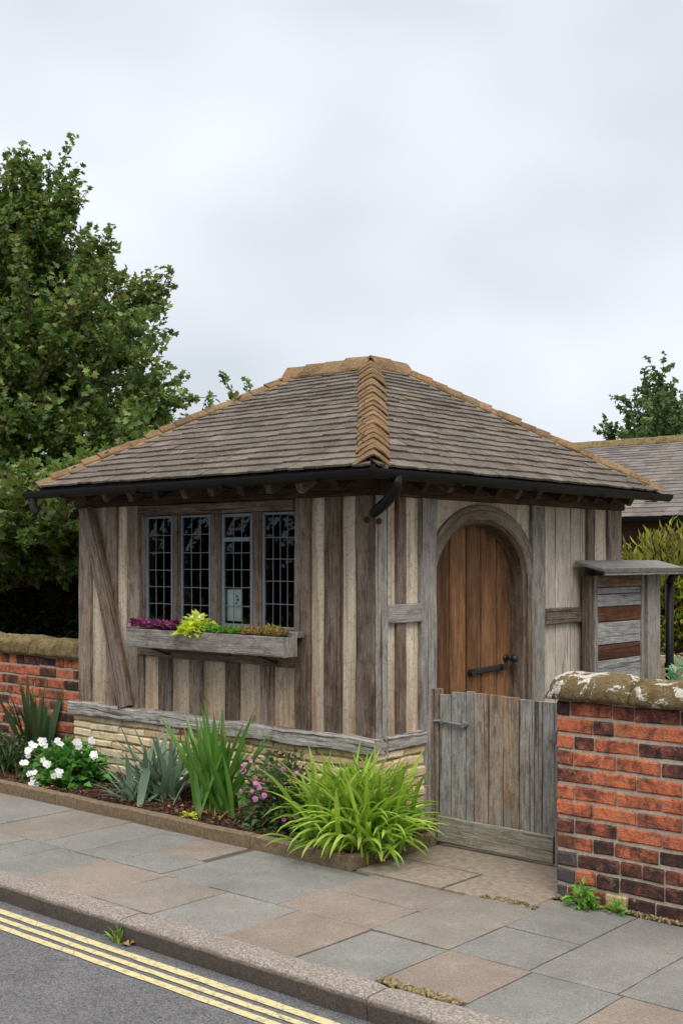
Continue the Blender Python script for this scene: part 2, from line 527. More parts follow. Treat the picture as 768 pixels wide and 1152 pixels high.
M['twig_dark'] = simple('shade_coloured_twigs', lin(30, 30, 22), 0.95, 20, 0.4, 0.4)  # near-black twig colour, with the shade inside the hedges painted in
M['leaf_tree'] = leafmat('maple_leaf', [lin(50, 76, 32), lin(74, 104, 44), lin(104, 130, 56), lin(60, 88, 42), lin(132, 144, 70), lin(92, 96, 50)], 0.35, 0.45)
M['leaf_far'] = leafmat('far_tree_leaf', [lin(66, 92, 54), lin(86, 110, 64), lin(106, 126, 74)], 0.25, 0.3)
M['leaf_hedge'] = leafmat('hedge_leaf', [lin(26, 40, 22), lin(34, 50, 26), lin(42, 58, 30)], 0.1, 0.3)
M['leaf_bush'] = leafmat('bush_leaf', [lin(92, 116, 42), lin(128, 140, 52), lin(158, 156, 66), lin(84, 108, 44), lin(150, 120, 56)], 0.3, 0.3)
M['leaf_phormium'] = leafmat('phormium_leaf', [lin(38, 62, 36), lin(54, 80, 44), lin(66, 90, 52), lin(58, 60, 46)], 0.15, 0.5, 0.4, tips=0.25)
M['leaf_iris'] = leafmat('iris_leaf', [lin(66, 110, 40), lin(84, 132, 48), lin(104, 150, 62), lin(72, 118, 44)], 0.3, 0.45, 0.4, tips=0.22)
M['leaf_blue'] = leafmat('blue_iris_leaf', [lin(92, 118, 100), lin(112, 138, 118), lin(136, 156, 136), lin(100, 130, 98)], 0.2, 0.3, 0.5, tips=0.25)
M['leaf_lime'] = leafmat('lime_grass_leaf', [lin(96, 134, 40), lin(130, 166, 52), lin(168, 194, 80), lin(112, 150, 46), lin(186, 202, 104)], 0.35, 0.35, 0.45, tips=0.15)
M['leaf_green'] = leafmat('bedding_leaf', [lin(62, 110, 44), lin(80, 134, 54), lin(96, 146, 62)], 0.3, 0.4, 0.45)
M['leaf_weed'] = leafmat('weed_leaf', [lin(84, 140, 48), lin(108, 164, 60), lin(126, 178, 70)], 0.35, 0.4, 0.45)
M['leaf_dark'] = leafmat('dark_fern_leaf', [lin(42, 66, 34), lin(60, 84, 42), lin(78, 98, 50)], 0.2, 0.4)
M['leaf_rose'] = leafmat('shrub_leaf', [lin(58, 88, 52), lin(76, 106, 62), lin(92, 118, 72), lin(110, 84, 62)], 0.25, 0.3)
M['leaf_jade'] = leafmat('jade_leaf', [lin(84, 128, 92), lin(104, 150, 112), lin(130, 170, 140)], 0.25, 0.3)
M['leaf_purple'] = leafmat('purple_leaf', [lin(110, 46, 86), lin(146, 68, 112), lin(176, 100, 140), lin(92, 40, 64)], 0.2, 0.35)
M['leaf_primrose'] = leafmat('primrose_leaf', [lin(180, 200, 50), lin(206, 218, 76), lin(226, 232, 120)], 0.35, 0.3)
M['leaf_sedum'] = leafmat('sedum_leaf', [lin(140, 150, 62), lin(164, 130, 84), lin(150, 104, 76), lin(124, 146, 60)], 0.25, 0.3)
M['petal_white'] = leafmat('white_petal', [lin(232, 234, 236), lin(244, 245, 246), lin(236, 232, 240)], 0.3, 0.2, 0.6)
M['petal_pink'] = leafmat('pink_petal', [lin(200, 110, 186), lin(214, 140, 200), lin(176, 84, 170), lin(206, 120, 170)], 0.3, 0.2, 0.6)
M['petal_eye'] = simple('flower_eye', lin(206, 180, 60), 0.8)

# ------------------------------------------------------------------ mesh building
WL = {}
rnd = random.Random(11)


class MB:
    def __init__(s):
        s.v, s.f, s.g, s.a = [], [], [], {}

    def vert(s, co, g=None, **at):
        s.v.append(Vector(co))
        s.g.append(Vector(g) if g is not None else Vector(co))
        for k, val in at.items():
            s.a.setdefault(k, {})[len(s.v) - 1] = val
        return len(s.v) - 1

    def face(s, *ids):
        s.f.append(ids)

    def build(s, name, mat, parent=None, loc=None, smooth=False):
        me = bpy.data.meshes.new(name)
        if parent is not None:
            base = WL[parent.name]
        else:
            base = Vector(loc) if loc is not None else Vector((0, 0, 0))
        me.from_pydata([tuple(v - base) for v in s.v], [], s.f)
        me.materials.append(M[mat])
        at = me.attributes.new('gco', 'FLOAT_VECTOR', 'POINT')
        at.data.foreach_set('vector', [c for g in s.g for c in g])
        for k, d in s.a.items():
            at = me.attributes.new(k, 'FLOAT', 'POINT')
            at.data.foreach_set('value', [d.get(i, 0.0) for i in range(len(s.v))])
        if smooth:
            me.polygons.foreach_set('use_smooth', [True] * len(me.polygons))
        me.update()
        o = bpy.data.objects.new(name, me)
        COL.objects.link(o)
        if parent is not None:
            o.parent = parent
        else:
            o.location = base
        WL[o.name] = base
        return o


def tag(o, label=None, cat=None, group=None, kind=None):
    if label:
        o['label'] = label
    if cat:
        o['category'] = cat
    if group:
        o['group'] = group
    if kind:
        o['kind'] = kind
    return o


def empty(name, loc, label=None, cat=None, group=None):
    o = bpy.data.objects.new(name, None)
    COL.objects.link(o)
    o.location = loc
    o.empty_display_size = 0.1
    WL[o.name] = Vector(loc)
    return tag(o, label, cat, group)


def nz3(p, s, seed=0.0):
    return noise.noise(Vector((p.x * s + seed, p.y * s - seed * 0.7, p.z * s + seed * 1.3)))


def beam(mb, p0, p1, w, d, side=None, cham=0.004, seg=0, jit=0.0, foot=False, at=None, bow=None):
    """rectangular timber p0->p1; w along 'side', d along the third axis; gco runs along the grain"""
    p0, p1 = Vector(p0), Vector(p1)
    ax = (p1 - p0)
    L = ax.length
    ax.normalize()
    if side is None:
        side = Vector((0, 0, 1)) if abs(ax.z) < 0.9 else Vector((1, 0, 0))
    side = Vector(side)
    side = (side - ax * side.dot(ax)).normalized()
    up = ax.cross(side)
    n = seg if seg else max(1, int(L / 0.12)) if jit else 1
    c = min(cham, w * 0.3, d * 0.3)
    a, b = w / 2, d / 2
    prof = [(-a + c, -b), (a - c, -b), (a, -b + c), (a, b - c), (a - c, b), (-a + c, b), (-a, b - c), (-a, -b + c)]
    so = Vector((rnd.uniform(-20, 20), rnd.uniform(-20, 20), rnd.uniform(-20, 20)))
    sd = rnd.uniform(0, 100)
    rings = []
    for i in range(n + 1):
        t = i / n
        ring = []
        off = Vector((0, 0, 0))
        if bow:
            off = Vector(bow) * math.sin(math.pi * t)
        for (x, y) in prof:
            q = p0 + ax * (L * t) + side * x + up * y + off
            if jit:
                j = jit * (nz3(q, 3.0, sd) + 0.5 * nz3(q, 11.0, sd))
                k = jit * (nz3(q, 3.4, sd + 31) + 0.5 * nz3(q, 12.0, sd + 9))
                q = q + side * j + up * k * 0.6
            kw = dict(at or {})
            if foot:
                kw['foot'] = L * t
            ring.append(mb.vert(q, (x + so.x, y + so.y, L * t + so.z), **kw))
        rings.append(ring)
    for i in range(n):
        for k in range(8):
            mb.face(rings[i][k], rings[i][(k + 1) % 8], rings[i + 1][(k + 1) % 8], rings[i + 1][k])
    mb.face(*reversed(rings[0]))
    mb.face(*rings[-1])


def box(mb, x0, x1, y0, y1, z0, z1, cham=0.003, grain='z', jit=0.0, foot=False, at=None):
    cx, cy, cz = (x0 + x1) / 2, (y0 + y1) / 2, (z0 + z1) / 2
    if grain == 'z':
        beam(mb, (cx, cy, z0), (cx, cy, z1), abs(x1 - x0), abs(y1 - y0), (1, 0, 0), cham, 0, jit, foot, at)
    elif grain == 'x':
        beam(mb, (x0, cy, cz), (x1, cy, cz), abs(z1 - z0), abs(y1 - y0), (0, 0, 1), cham, 0, jit, foot, at)
    else:
        beam(mb, (cx, y0, cz), (cx, y1, cz), abs(z1 - z0), abs(x1 - x0), (0, 0, 1), cham, 0, jit, foot, at)


def sbox(name, mat, parent, *a, **k):
    mb = MB()
    box(mb, *a, **k)
    return mb.build(name, mat, parent)


def tube(mb, pts, rad, n=10, cap=True):
    pts = [Vector(p) for p in pts]
    rads = rad if isinstance(rad, (list, tuple)) else [rad] * len(pts)
    prev = None
    rings = []
    for i, p in enumerate(pts):
        if i == 0:
            d = pts[1] - pts[0]
        elif i == len(pts) - 1:
            d = pts[-1] - pts[-2]
        else:
            d = (pts[i + 1] - p).normalized() + (p - pts[i - 1]).normalized()
        d.normalize()
        if prev is None:
            ref = Vector((0, 0, 1)) if abs(d.z) < 0.9 else Vector((1, 0, 0))
            u = (ref - d * ref.dot(d)).normalized()
        else:
            u = (prev - d * prev.dot(d)).normalized()
        prev = u
        w = d.cross(u)
        rings.append([mb.vert(p + (u * math.cos(2 * math.pi * k / n) + w * math.sin(2 * math.pi * k / n)) * rads[i]) for k in range(n)])
    for a, b in zip(rings, rings[1:]):
        for k in range(n):
            mb.face(a[k], a[(k + 1) % n], b[(k + 1) % n], b[k])
    if cap:
        mb.face(*reversed(rings[0]))
        mb.face(*rings[-1])


def leaf(mb, p, d, nrm, L, W, fold=0.25):
    d = d.normalized()
    s = d.cross(nrm)
    if s.length < 1e-4:
        s = d.orthogonal()
    s.normalize()
    u = s.cross(d)
    b = mb.vert(p)
    t = mb.vert(p + d * L - u * L * 0.12)
    l1 = mb.vert(p + d * L * 0.42 - s * W * 0.5 + u * W * fold)
    r1 = mb.vert(p + d * L * 0.42 + s * W * 0.5 + u * W * fold)
    mb.face(b, t, l1)
    mb.face(b, r1, t)


def leaf5(mb, p, d, nrm, L, W):
    """lobed leaf: five points round a palm"""
    d = d.normalized()
    s = d.cross(nrm)
    if s.length < 1e-4:
        s = d.orthogonal()
    s.normalize()
    u = s.cross(d)
    P = [(0, 0, 0), (0.18, -0.5, .12), (0.42, -0.28, .05), (0.66, -0.52, .1), (0.72, -0.2, .03), (1.0, 0, -.1),
         (0.72, 0.2, .03), (0.66, 0.52, .1), (0.42, 0.28, .05), (0.18, 0.5, .12)]
    ids = [mb.vert(p + d * (a * L) + s * (b * W) + u * (c * W)) for a, b, c in P]
    c = mb.vert(p + d * L * 0.4 - u * W * 0.08)
    for i in range(10):
        mb.face(ids[i], ids[(i + 1) % 10], c)


def rdir(r=rnd):
    z = r.uniform(-1, 1)
    a = r.uniform(0, 2 * math.pi)
    q = math.sqrt(1 - z * z)
    return Vector((q * math.cos(a), q * math.sin(a), z))


def blade(mb, base, az, elev, L, W, droop, segs=7, twist=0.0, tip=0.02, vee=0.25, wid=None):
    p = Vector(base)
    h = Vector((math.cos(az), math.sin(az), 0))
    s = Vector((-math.sin(az + twist), math.cos(az + twist), 0))
    prev = None
    e = elev
    for i in range(segs + 1):
        t = i / segs
        if wid:
            w = W * wid(t)
        else:
            w = W * (0.62 + 0.38 * min(1, t * 4)) * (1 - t ** 3) + W * tip
        d = h * math.cos(e) + Vector((0, 0, 1)) * math.sin(e)
        up = s.cross(d)
        ring = (mb.vert(p - s * w / 2 - up * w * vee * .5, along=t), mb.vert(p + up * w * vee * .5, along=t), mb.vert(p + s * w / 2 - up * w * vee * .5, along=t))
        if prev:
            mb.face(prev[0], prev[1], ring[1], ring[0])
            mb.face(prev[1], prev[2], ring[2], ring[1])
        prev = ring
        p = p + d * (L / segs)
        e -= droop / segs * (0.4 + 1.2 * t)


# ------------------------------------------------------------------ ground, road, pavement


def sheet(name, mat, x0, x1, y0, y1, z, nx=1, ny=1):
    mb = MB()
    ids = [[mb.vert((x0 + (x1 - x0) * i / nx, y0 + (y1 - y0) * j / ny, z)) for i in range(nx + 1)] for j in range(ny + 1)]
    for j in range(ny):
        for i in range(nx):
            mb.face(ids[j][i], ids[j][i + 1], ids[j + 1][i + 1], ids[j + 1][i])
    return tag(mb.build(name, mat), kind='structure')


sheet('ground', 'ground', -1500, 1500, -1500, 1500, -0.16)
road = sheet('road', 'asphalt', -90, 90, -9.0, -2.08, -0.10)
for (a, b) in ((-2.26, -2.213), (-2.33, -2.293), (-2.402, -2.361)):
    mb = MB()
    n = 400
    prev = None
    for i in range(n + 1):
        x = -16 + 32 * i / n
        q = Vector((x, a, 0))
        r0 = mb.vert((x, a + 0.005 * nz3(q, 9, 3), -0.096))
        r1 = mb.vert((x, b + 0.005 * nz3(q, 9, 17), -0.096))
        if prev:
            mb.face(prev[0], r0, r1, prev[1])
        prev = (r0, r1)
    mb.build('yellow_line', 'paint', road)
sheet('pavement_base', 'joint', -90, 90, -2.0, 0.9, -0.012)
sheet('yard', 'ground', -60, 60, 0.9, 60, -0.008)

# granite kerb stones
mb = MB()
xs = [-40] + [(-1.21 - 1.45 * k) for k in range(6, -1, -1)] + [0.24, 1.72, 3.2, 4.65, 6.1, 40]
for a, b in zip(xs, xs[1:]):
    n = max(1, int((b - a) / 0.06)) if b - a < 3 else 1
    sd = rnd.uniform(0, 50)
    rings = []
    for i in range(n + 1):
        x = a + 0.003 + (b - a - 0.006) * i / n
        e = 0.012 if i in (0, n) and n > 1 else 0.0
        ring = []
        for (y, z) in ((-2.128, -0.16), (-2.128, -0.10), (-2.136, -0.028), (-2.132, -0.013), (-2.122, -0.003), (-2.108, 0.001), (-2.02, 0.003), (-1.992, 0.001), (-1.99, -0.05)):
            q = Vector((x, y, z))
            j = 0.006 * nz3(q, 7, sd) + 0.003 * nz3(q, 25, sd)
            ring.append(mb.vert((x, y + j + (e * .4 if y < -2.1 else 0), z + (0.5 * j - e * .5 if z > -0.04 else 0))))
        rings.append(ring)
    for r0, r1 in zip(rings, rings[1:]):
        for k in range(len(r0) - 1):
            mb.face(r0[k], r1[k], r1[k + 1], r0[k + 1])
    mb.face(*reversed(rings[0]))
    mb.face(*rings[-1])
tag(mb.build('kerb', 'granite'), kind='structure')

# flagstones: each slab its own worn block
mb = MB()


def slab(x0, x1, y0, y1, tone, z=0.0):
    g = 0.0035
    sd = rnd.uniform(0, 90)
    x0 += g; x1 -= g; y0 += g; y1 -= g
    dz = rnd.uniform(-0.0015, 0.0015)
    tx, ty = rnd.uniform(-.003, .003), rnd.uniform(-.003, .003)
    nx, ny = max(2, int((x1 - x0) / 0.09)), max(2, int((y1 - y0) / 0.09))
    ids = []
    for j in range(ny + 1):
        row = []
        for i in range(nx + 1):
            u, v = i / nx, j / ny
            q = Vector((x0 + (x1 - x0) * u, y0 + (y1 - y0) * v, 0))
            e = 0.004 if (i in (0, nx) or j in (0, ny)) else 0
            jx = 0.004 * nz3(q, 8, sd) if i in (0, nx) else 0
            jy = 0.004 * nz3(q, 8, sd + 9) if j in (0, ny) else 0
            row.append(mb.vert((q.x + jx, q.y + jy, z + dz - e + tx * (u - .5) + ty * (v - .5) + 0.0022 * nz3(q, 4, sd)), tone=tone))
        ids.append(row)
    for j in range(ny):
        for i in range(nx):
            mb.face(ids[j][i], ids[j][i + 1], ids[j + 1][i + 1], ids[j + 1][i])
    edge = [ids[0][i] for i in range(nx + 1)] + [ids[j][nx] for j in range(1, ny + 1)] + [ids[ny][i] for i in range(nx - 1, -1, -1)] + [ids[j][0] for j in range(ny - 1, 0, -1)]
    low = [mb.vert((mb.v[k].x, mb.v[k].y, z - 0.03), tone=tone) for k in edge]
    m = len(edge)
    for k in range(m):
        mb.face(edge[(k + 1) % m], edge[k], low[k], low[(k + 1) % m])


def T(b=None):
    if b == 'b':
        return rnd.uniform(0.85, 1.0)
    if b == 'm':
        return rnd.uniform(0.52, 0.66)
    return rnd.uniform(0.0, 0.42)


row1 = [-12, -11.2, -10.5, -9.7, -9.0, -8.2, -7.5, -6.8, -6.0, -5.4, -4.7, -4.0, -3.4, -2.7, -2.05, -1.42, -1.1, -0.685, -0.167, 0.289, 0.77, 1.214, 1.64, 2.05, 2.45, 3.1, 3.8, 4.5, 5.2, 6.0]
kinds1 = {17: 'b', 18: 'm', 19: 'g', 20: 'b', 21: 'g', 22: 'b', 24: 'b', 13: 'm', 25: 'g'}
for i, (a, b) in enumerate(zip(row1, row1[1:])):
    y0 = -1.94 if i == 22 else -1.988
    slab(a, b, y0, -1.485, T(kinds1.get(i)))
row2 = [-12, -11, -10.2, -9.3, -8.5, -7.7, -6.9, -6.1, -5.3, -4.6, -3.9, -3.2, -2.55, -1.9, -1.31, -0.95, -0.625, -0.22, 0.14, 0.62, 1.205, 1.635, 2.03, 2.425, 3.1, 3.9, 4.6, 5.4, 6.0]
kinds2 = {14: 'g', 15: 'g', 16: 'g', 19: 'b', 20: 'm', 13: 'm', 11: 'b'}
for i, (a, b) in enumerate(zip(row2, row2[1:])):
    top = -0.79 if a < 0.5 else -0.76 if b < 1.3 else -0.545
    if i == 16:
        slab(a - .0, b, -1.485, -1.16, T('g'))
        slab(a - .06, b - .05, -1.16, top, T('b'))
    elif i in (18,):
        slab(a, b, -1.485, top, T('g'))
    elif i == 19:
        slab(a, b, -1.485, -1.12, T('b'))
        slab(a, b, -1.12, top, T('m'))
    elif i > 20 and i % 2:
        slab(a, b, -1.485, -1.06, T('g'))
        slab(a, b, -1.06, top, T('g'))
    else:
        slab(a, b, -1.485, top, T(kinds2.get(i)))
tag(mb.build('pavement', 'flag'), kind='structure')

# worn threshold stones leading to the gate
mb = MB()
for (a, b, c, d) in ((0.50, 1.06, -0.755, -0.40), (1.07, 1.57, -0.755, -0.30), (0.50, 1.57, -0.395, 0.06), (0.2, 1.4, 0.065, 0.8), (0.2, 1.4, 0.81, 1.7), (0.2, 1.4, 1.71, 2.4)):
    slab(a, b, c, d, 0.5, 0.004)
tag(mb.build('threshold_path', 'threshold'), kind='structure')

# soil of the flower bed
mb = MB()
nx, ny = 110, 16
ids = []
for j in range(ny + 1):
    row = []
    for i in range(nx + 1):
        q = Vector((-6.0 + 6.46 * i / nx, -0.70 + 0.86 * j / ny, 0))
        row.append(mb.vert((q.x, q.y, 0.035 + 0.03 * j / ny + 0.022 * nz3(q, 4, 2) + 0.016 * nz3(q, 15, 5))))
    ids.append(row)
for j in range(ny):
    for i in range(nx):
        mb.face(ids[j][i], ids[j][i + 1], ids[j + 1][i + 1], ids[j + 1][i])
tag(mb.build('flower_bed', 'soil', smooth=True), kind='structure')

mb = MB()
for _ in range(5200):
    x = rnd.uniform(-4.6, 0.44)
    y = rnd.uniform(-0.695, -0.02)
    z = 0.045 + 0.03 * (y + 0.7) / 0.86 + 0.022 * nz3(Vector((x, y, 0)), 4, 2) + rnd.uniform(0, 0.014)
    d = rdir()
    d.z *= 0.35
    d.normalize()
    L = rnd.uniform(0.012, 0.042)
    beam(mb, Vector((x, y, z)) - d * L / 2, Vector((x, y, z)) + d * L / 2, rnd.uniform(0.005, 0.013), rnd.uniform(0.003, 0.006), rdir(), 0.001)
tag(mb.build('mulch', 'mulch'), 'brown bark chips strewn over the flower bed', 'mulch', kind='stuff')

mb = MB()
for _ in range(900):
    k = rnd.random()
    if k < 0.4:
        x, y = rnd.uniform(1.66, 2.03), rnd.uniform(-1.988, -1.945)
    elif k < 0.92:
        x = rnd.uniform(1.56, 3.2)
        y = -0.5 - abs(rnd.gauss(0, 0.022))
    else:
        x, y = rnd.uniform(1.3, 1.6), rnd.uniform(-0.76, -0.7)
    L = rnd.uniform(0.006, 0.02)
    d = rdir(); d.z *= .4; d.normalize()
    c = Vector((x, y, rnd.uniform(-0.002, 0.008)))
    beam(mb, c - d * L / 2, c + d * L / 2, L * .8, L * .6, rdir(), L * .25)
tag(mb.build('gravel', 'gravel'), 'loose tan grit in the joints by the kerb and brick wall', 'gravel', kind='stuff')

# bed edging, a low kerb of cast pieces
ed = empty('bed_edging', (-2, -0.72, 0), 'low brown concrete edging along the front of the flower bed', 'edging')
xs = [-6.0, -4.95, -4.0, -3.1, -2.15, -1.2, -0.28, 0.44]
for a, b in zip(xs, xs[1:]):
    mb = MB()
    beam(mb, (a + .003, -0.74, 0.022), (b - .003, -0.74, 0.022), 0.092, 0.062, (0, 0, 1), 0.008, 0, 0.006)
    mb.build('edging_piece', 'edging', ed)
mb = MB()
beam(mb, (0.455, -0.765, 0.022), (0.455, -0.02, 0.022), 0.085, 0.06, (0, 0, 1), 0.01, 0, 0.008)
mb.build('edging_piece', 'edging', ed)

# ------------------------------------------------------------------ the timber framed building
B = empty('timber_framed_building', (-1.4, 1.5, 0),
          'small timber framed building with striped oak and cream walls under a hipped slate roof', 'building')
XL, YB = -2.916, 3.13


# plinth: coursed stones front, right, left
def courses(x0, x1, z0, z1, along, out, fixed, nc, depth=0.12):
    """along: 'x' or 'y'; fixed: coordinate of the face; out: sign of outward direction"""
    mb = MB()
    hs = [(z1 - z0) / nc * rnd.uniform(0.8, 1.2) for _ in range(nc)]
    k = (z1 - z0) / sum(hs)
    z = z0
    for h in hs:
        h *= k
        x = x0
        while x < x1 - 0.01:
            L = min(rnd.uniform(0.12, 0.42), x1 - x)
            if x1 - x - L < 0.07:
                L = x1 - x
            f = fixed + out * rnd.uniform(-0.006, 0.012)
            cz = z + h / 2
            lo, hi = x + 0.004, x + L - 0.004
            jz = rnd.uniform(-0.002, 0.002)
            cy = f - out * depth / 2
            if along == 'x':
                beam(mb, (lo, cy, cz + jz), (hi, cy, cz - jz), h - 0.006, depth, (0, 0, 1), 0.010, 0, 0.012)
            else:
                beam(mb, (cy, lo, cz + jz), (cy, hi, cz - jz), h - 0.006, depth, (0, 0, 1), 0.010, 0, 0.012)
            x += L
        z += h
    return mb


p = courses(XL - 0.02, 0.03, 0.0, 0.477, 'x', -1, -0.035, 8).build('stone_plinth', 'stone', B)
mb = MB(); box(mb, XL, 0.0, -0.018, 0.10, -0.05, 0.47); mb.build('joint_bed', 'mortar_tan', p)
p = courses(-0.02, 0.47, 0.0, 0.477, 'y', 1, 0.035, 8).build('stone_plinth', 'stone', B)
mb = MB(); box(mb, -0.10, 0.018, 0.0, 0.47, -0.05, 0.47); mb.build('joint_bed', 'mortar_tan', p)
p = courses(1.96, YB, 0.0, 0.477, 'y', 1, 0.035, 8).build('stone_plinth', 'stone', B)
mb = MB(); box(mb, -0.10, 0.018, 1.96, YB, -0.05, 0.47); mb.build('joint_bed', 'mortar_tan', p)
p = courses(0.0, YB, 0.0, 0.477, 'y', -1, XL - 0.035, 8).build('stone_plinth', 'stone', B)

# sill beams, silvered and split
mb = MB()
beam(mb, (XL - 0.06, -0.0, 0.522), (0.062, -0.0, 0.518), 0.09, 0.135, (0, 0, 1), 0.012, 44, 0.018)
mb.build('sill_beam', 'oak_sill', B)
mb = MB()
beam(mb, (XL - 0.05, -0.062, 0.494), (0.05, -0.064, 0.490), 0.034, 0.02, (0, 0, 1), 0.004, 44, 0.016)
mb.build('sill_beam', 'oak_sill', B)
mb = MB()
beam(mb, (-0.0, 0.069, 0.521), (-0.0, 0.47, 0.515), 0.09, 0.128, (0, 0, 1), 0.012, 12, 0.014)
mb.build('sill_beam', 'oak_sill', B)
mb = MB()
beam(mb, (-0.0, 1.965, 0.521), (-0.0, YB + .05, 0.515), 0.09, 0.13, (0, 0, 1), 0.012, 16, 0.014)
mb.build('sill_beam', 'oak_sill', B)

ZT = 2.045      # top of posts
ZS = 0.562      # top of sill


def fpost(name, mat, x0, x1, z0=ZS, z1=ZT, y0=-0.012, y1=0.11, jit=0.007):
    return sbox(name, mat, B, x0, x1, y0, y1, z0, z1, 0.006, 'z', jit)


def rpost(name, mat, y0, y1, z0=ZS, z1=ZT, x0=-0.11, x1=0.012, jit=0.007):
    return sbox(name, mat, B, x0, x1, y0, y1, z0, z1, 0.006, 'z', jit)


def fpanel(x0, x1, z0, z1, y0=0.016, mat='plaster'):
    return sbox('plaster_panel', mat, B, x0 - .004, x1 + .004, y0, 0.055, z0, z1, 0.002, 'z', 0.003, True)


def rpanel(y0, y1, z0, z1, x1=-0.016, mat='plaster'):
    return sbox('plaster_panel', mat, B, -0.055, x1, y0 - .004, y1 + .004, z0, z1, 0.002, 'z', 0.003, True)


# front wall (the street side)
fpost('corner_post', 'oak', -2.916, -2.772)
fpanel(-2.772, -2.59, ZS, ZT)
fpost('stud', 'oak', -2.59, -2.465)
fpanel(-2.465, -2.34, ZS, ZT)
fpost('window_post', 'oak', -2.34, -2.205)
mb = MB()
beam(mb, (-2.775, -0.045, 2.03), (-2.315, -0.045, 0.57), 0.135, 0.05, (1, 0, 0), 0.008, 20, 0.007, bow=(0.03, 0, 0.0))
mb.build('brace', 'oak', B)
fpost('window_post', 'oak_dark', -0.65, -0.517)
fpanel(-0.517, -0.396, ZS, ZT)
fpost('stud', 'oak_dark', -0.396, -0.258)
fpanel(-0.258, -0.139, ZS, ZT)
sbox('corner_post', 'oak_dark', B, -0.139, 0.012, -0.012, 0.124, ZS, ZT, 0.008, 'z', 0.008)
sbox('corner_post_facing', 'oak_grey', B, 0.0125, 0.022, 0.004, 0.122, ZS, ZT, 0.003, 'z', 0.004)
# under the window
studs = [(-1.987, -1.852), (-1.664, -1.53), (-1.295, -1.165), (-0.965, -0.845)]
edges = [-2.205] + [v for s_ in studs for v in s_] + [-0.65]
for i in range(0, len(edges), 2):
    fpanel(edges[i], edges[i + 1], ZS, 0.96)
for i, (a, b) in enumerate(studs):
    fpost('stud', 'oak_dark' if i % 2 == 0 else 'oak', a, b, ZS, 0.955, -0.010)
fpost('stud', 'oak_dark', -2.205, -2.155, ZS, 0.955, -0.006)
sbox('window_rail', 'oak_dark', B, -2.203, -0.652, -0.02, 0.11, 0.957, 1.09, 0.006, 'x', 0.006)
sbox('window_sill', 'oak_grey', B, -2.25, -0.56, -0.075, 0.12, 1.155, 1.19, 0.006, 'x', 0.004)
sbox('window_rail', 'oak_dark', B, -2.203, -0.652, 0.0, 0.11, 1.092, 1.153, 0.006, 'x', 0.004)

# right wall (the door side)
rpanel(0.124, 0.23, ZS, ZT)
rpanel(0.23, 0.32, ZS, ZT, -0.05)
rpost('stud', 'oak_dark', 0.23, 0.32, ZS, 1.256)
rpost('stud', 'oak_dark', 0.23, 0.32, 1.376, ZT)
rpanel(0.32, 0.468, ZS, ZT)
sbox('middle_rail', 'oak_grey', B, -0.11, 0.020, 0.125, 0.467, 1.256, 1.376, 0.006, 'y', 0.005)
rpost('door_post', 'oak_grey', 0.468, 0.632, -0.02, ZT, -0.2, 0.017, 0.004)
rpost('door_post', 'oak_grey', 1.79, 1.963, -0.02, ZT, -0.2, 0.016)
for a, b in ((1.963, 2.15), (2.153, 2.37), (2.373, 2.601)):
    rpanel(a + .009, b - .007, ZS, ZT, -0.012 - rnd.uniform(0, .004), 'limed_board')
sbox('middle_rail', 'oak_dark', B, -0.1, 0.022, 1.965, 2.60, 1.174, 1.292, 0.006, 'y', 0.005)
rpost('stud', 'oak_dark', 2.601, 2.712)
rpanel(2.712, 2.926, ZS, ZT)
rpost('corner_post', 'oak', 2.926, 3.132)

# left wall and back wall, plain frame
sbox('corner_post', 'oak', B, XL - .012, XL + .11, YB - .15, YB, ZS, ZT, 0.006, 'z', 0.006)
for y in (0.75, 1.5, 2.25):
    sbox('stud', 'oak', B, XL - .012, XL + .11, y, y + .14, ZS, ZT, 0.006, 'z', 0.006)
sbox('plaster_panel', 'plaster', B, XL + .012, XL + .05, 0.112, YB - .152, ZS, ZT, 0.002, 'z', 0, True)
for x in (-2.2, -1.5, -0.8):
    sbox('stud', 'oak', B, x, x + .14, YB - .11, YB + .012, ZS, ZT, 0.006, 'z', 0.006)
sbox('plaster_panel', 'plaster', B, XL + .112, -0.112, YB - .05, YB - .012, ZS, ZT, 0.002, 'z', 0, True)
mb = MB(); box(mb, XL, 0, YB - .1, YB + .02, -0.05, ZS); mb.build('stone_plinth', 'stone', B)

# wall plates
sbox('wall_plate', 'oak_eave', B, XL - .02, 0.03, -0.035, 0.12, ZT + .002, 2.16, 0.008, 'x', 0.006)
sbox('wall_plate', 'oak_eave', B, -0.12, 0.032, 0.122, YB + .02, ZT + .002, 2.16, 0.008, 'y', 0.006)
sbox('wall_plate', 'oak_eave', B, XL - .03, XL + .12, 0.122, YB, ZT + .002, 2.16, 0.008, 'y', 0.006)
sbox('wall_plate', 'oak_eave', B, XL + .122, -0.122, YB - .12, YB + .02, ZT + .002, 2.16, 0.008, 'x', 0.006)
sbox('window_head', 'oak_dark', B, -2.203, -0.652, -0.018, 0.11, 1.97, 2.043, 0.006, 'x', 0.005)

# inner lining (closed room, dark inside)
mb = MB()
box(mb, XL + .13, -2.19, 0.112, 0.14, 0.0, 2.15)
box(mb, -0.65, -0.13, 0.112, 0.14, 0.0, 2.15)
box(mb, -2.19, -0.65, 0.112, 0.14, 0.0, 1.19)
box(mb, -2.19, -0.65, 0.112, 0.14, 1.972, 2.15)
box(mb, -0.235, -0.205, 0.14, YB - .12, 0.0, 2.15)
box(mb, XL + .12, -0.2, YB - .16, YB - .13, 0.0, 2.15)
box(mb, XL + .12, XL + .15, 0.14, YB - .16, 0.0, 2.15)
box(mb, XL + .15, -0.235, 0.14, YB - .16, -0.02, 0.02)
box(mb, XL + .15, -0.235, 0.14, YB - .16, 2.16, 2.18)
mb.build('inner_lining', 'inside', B)

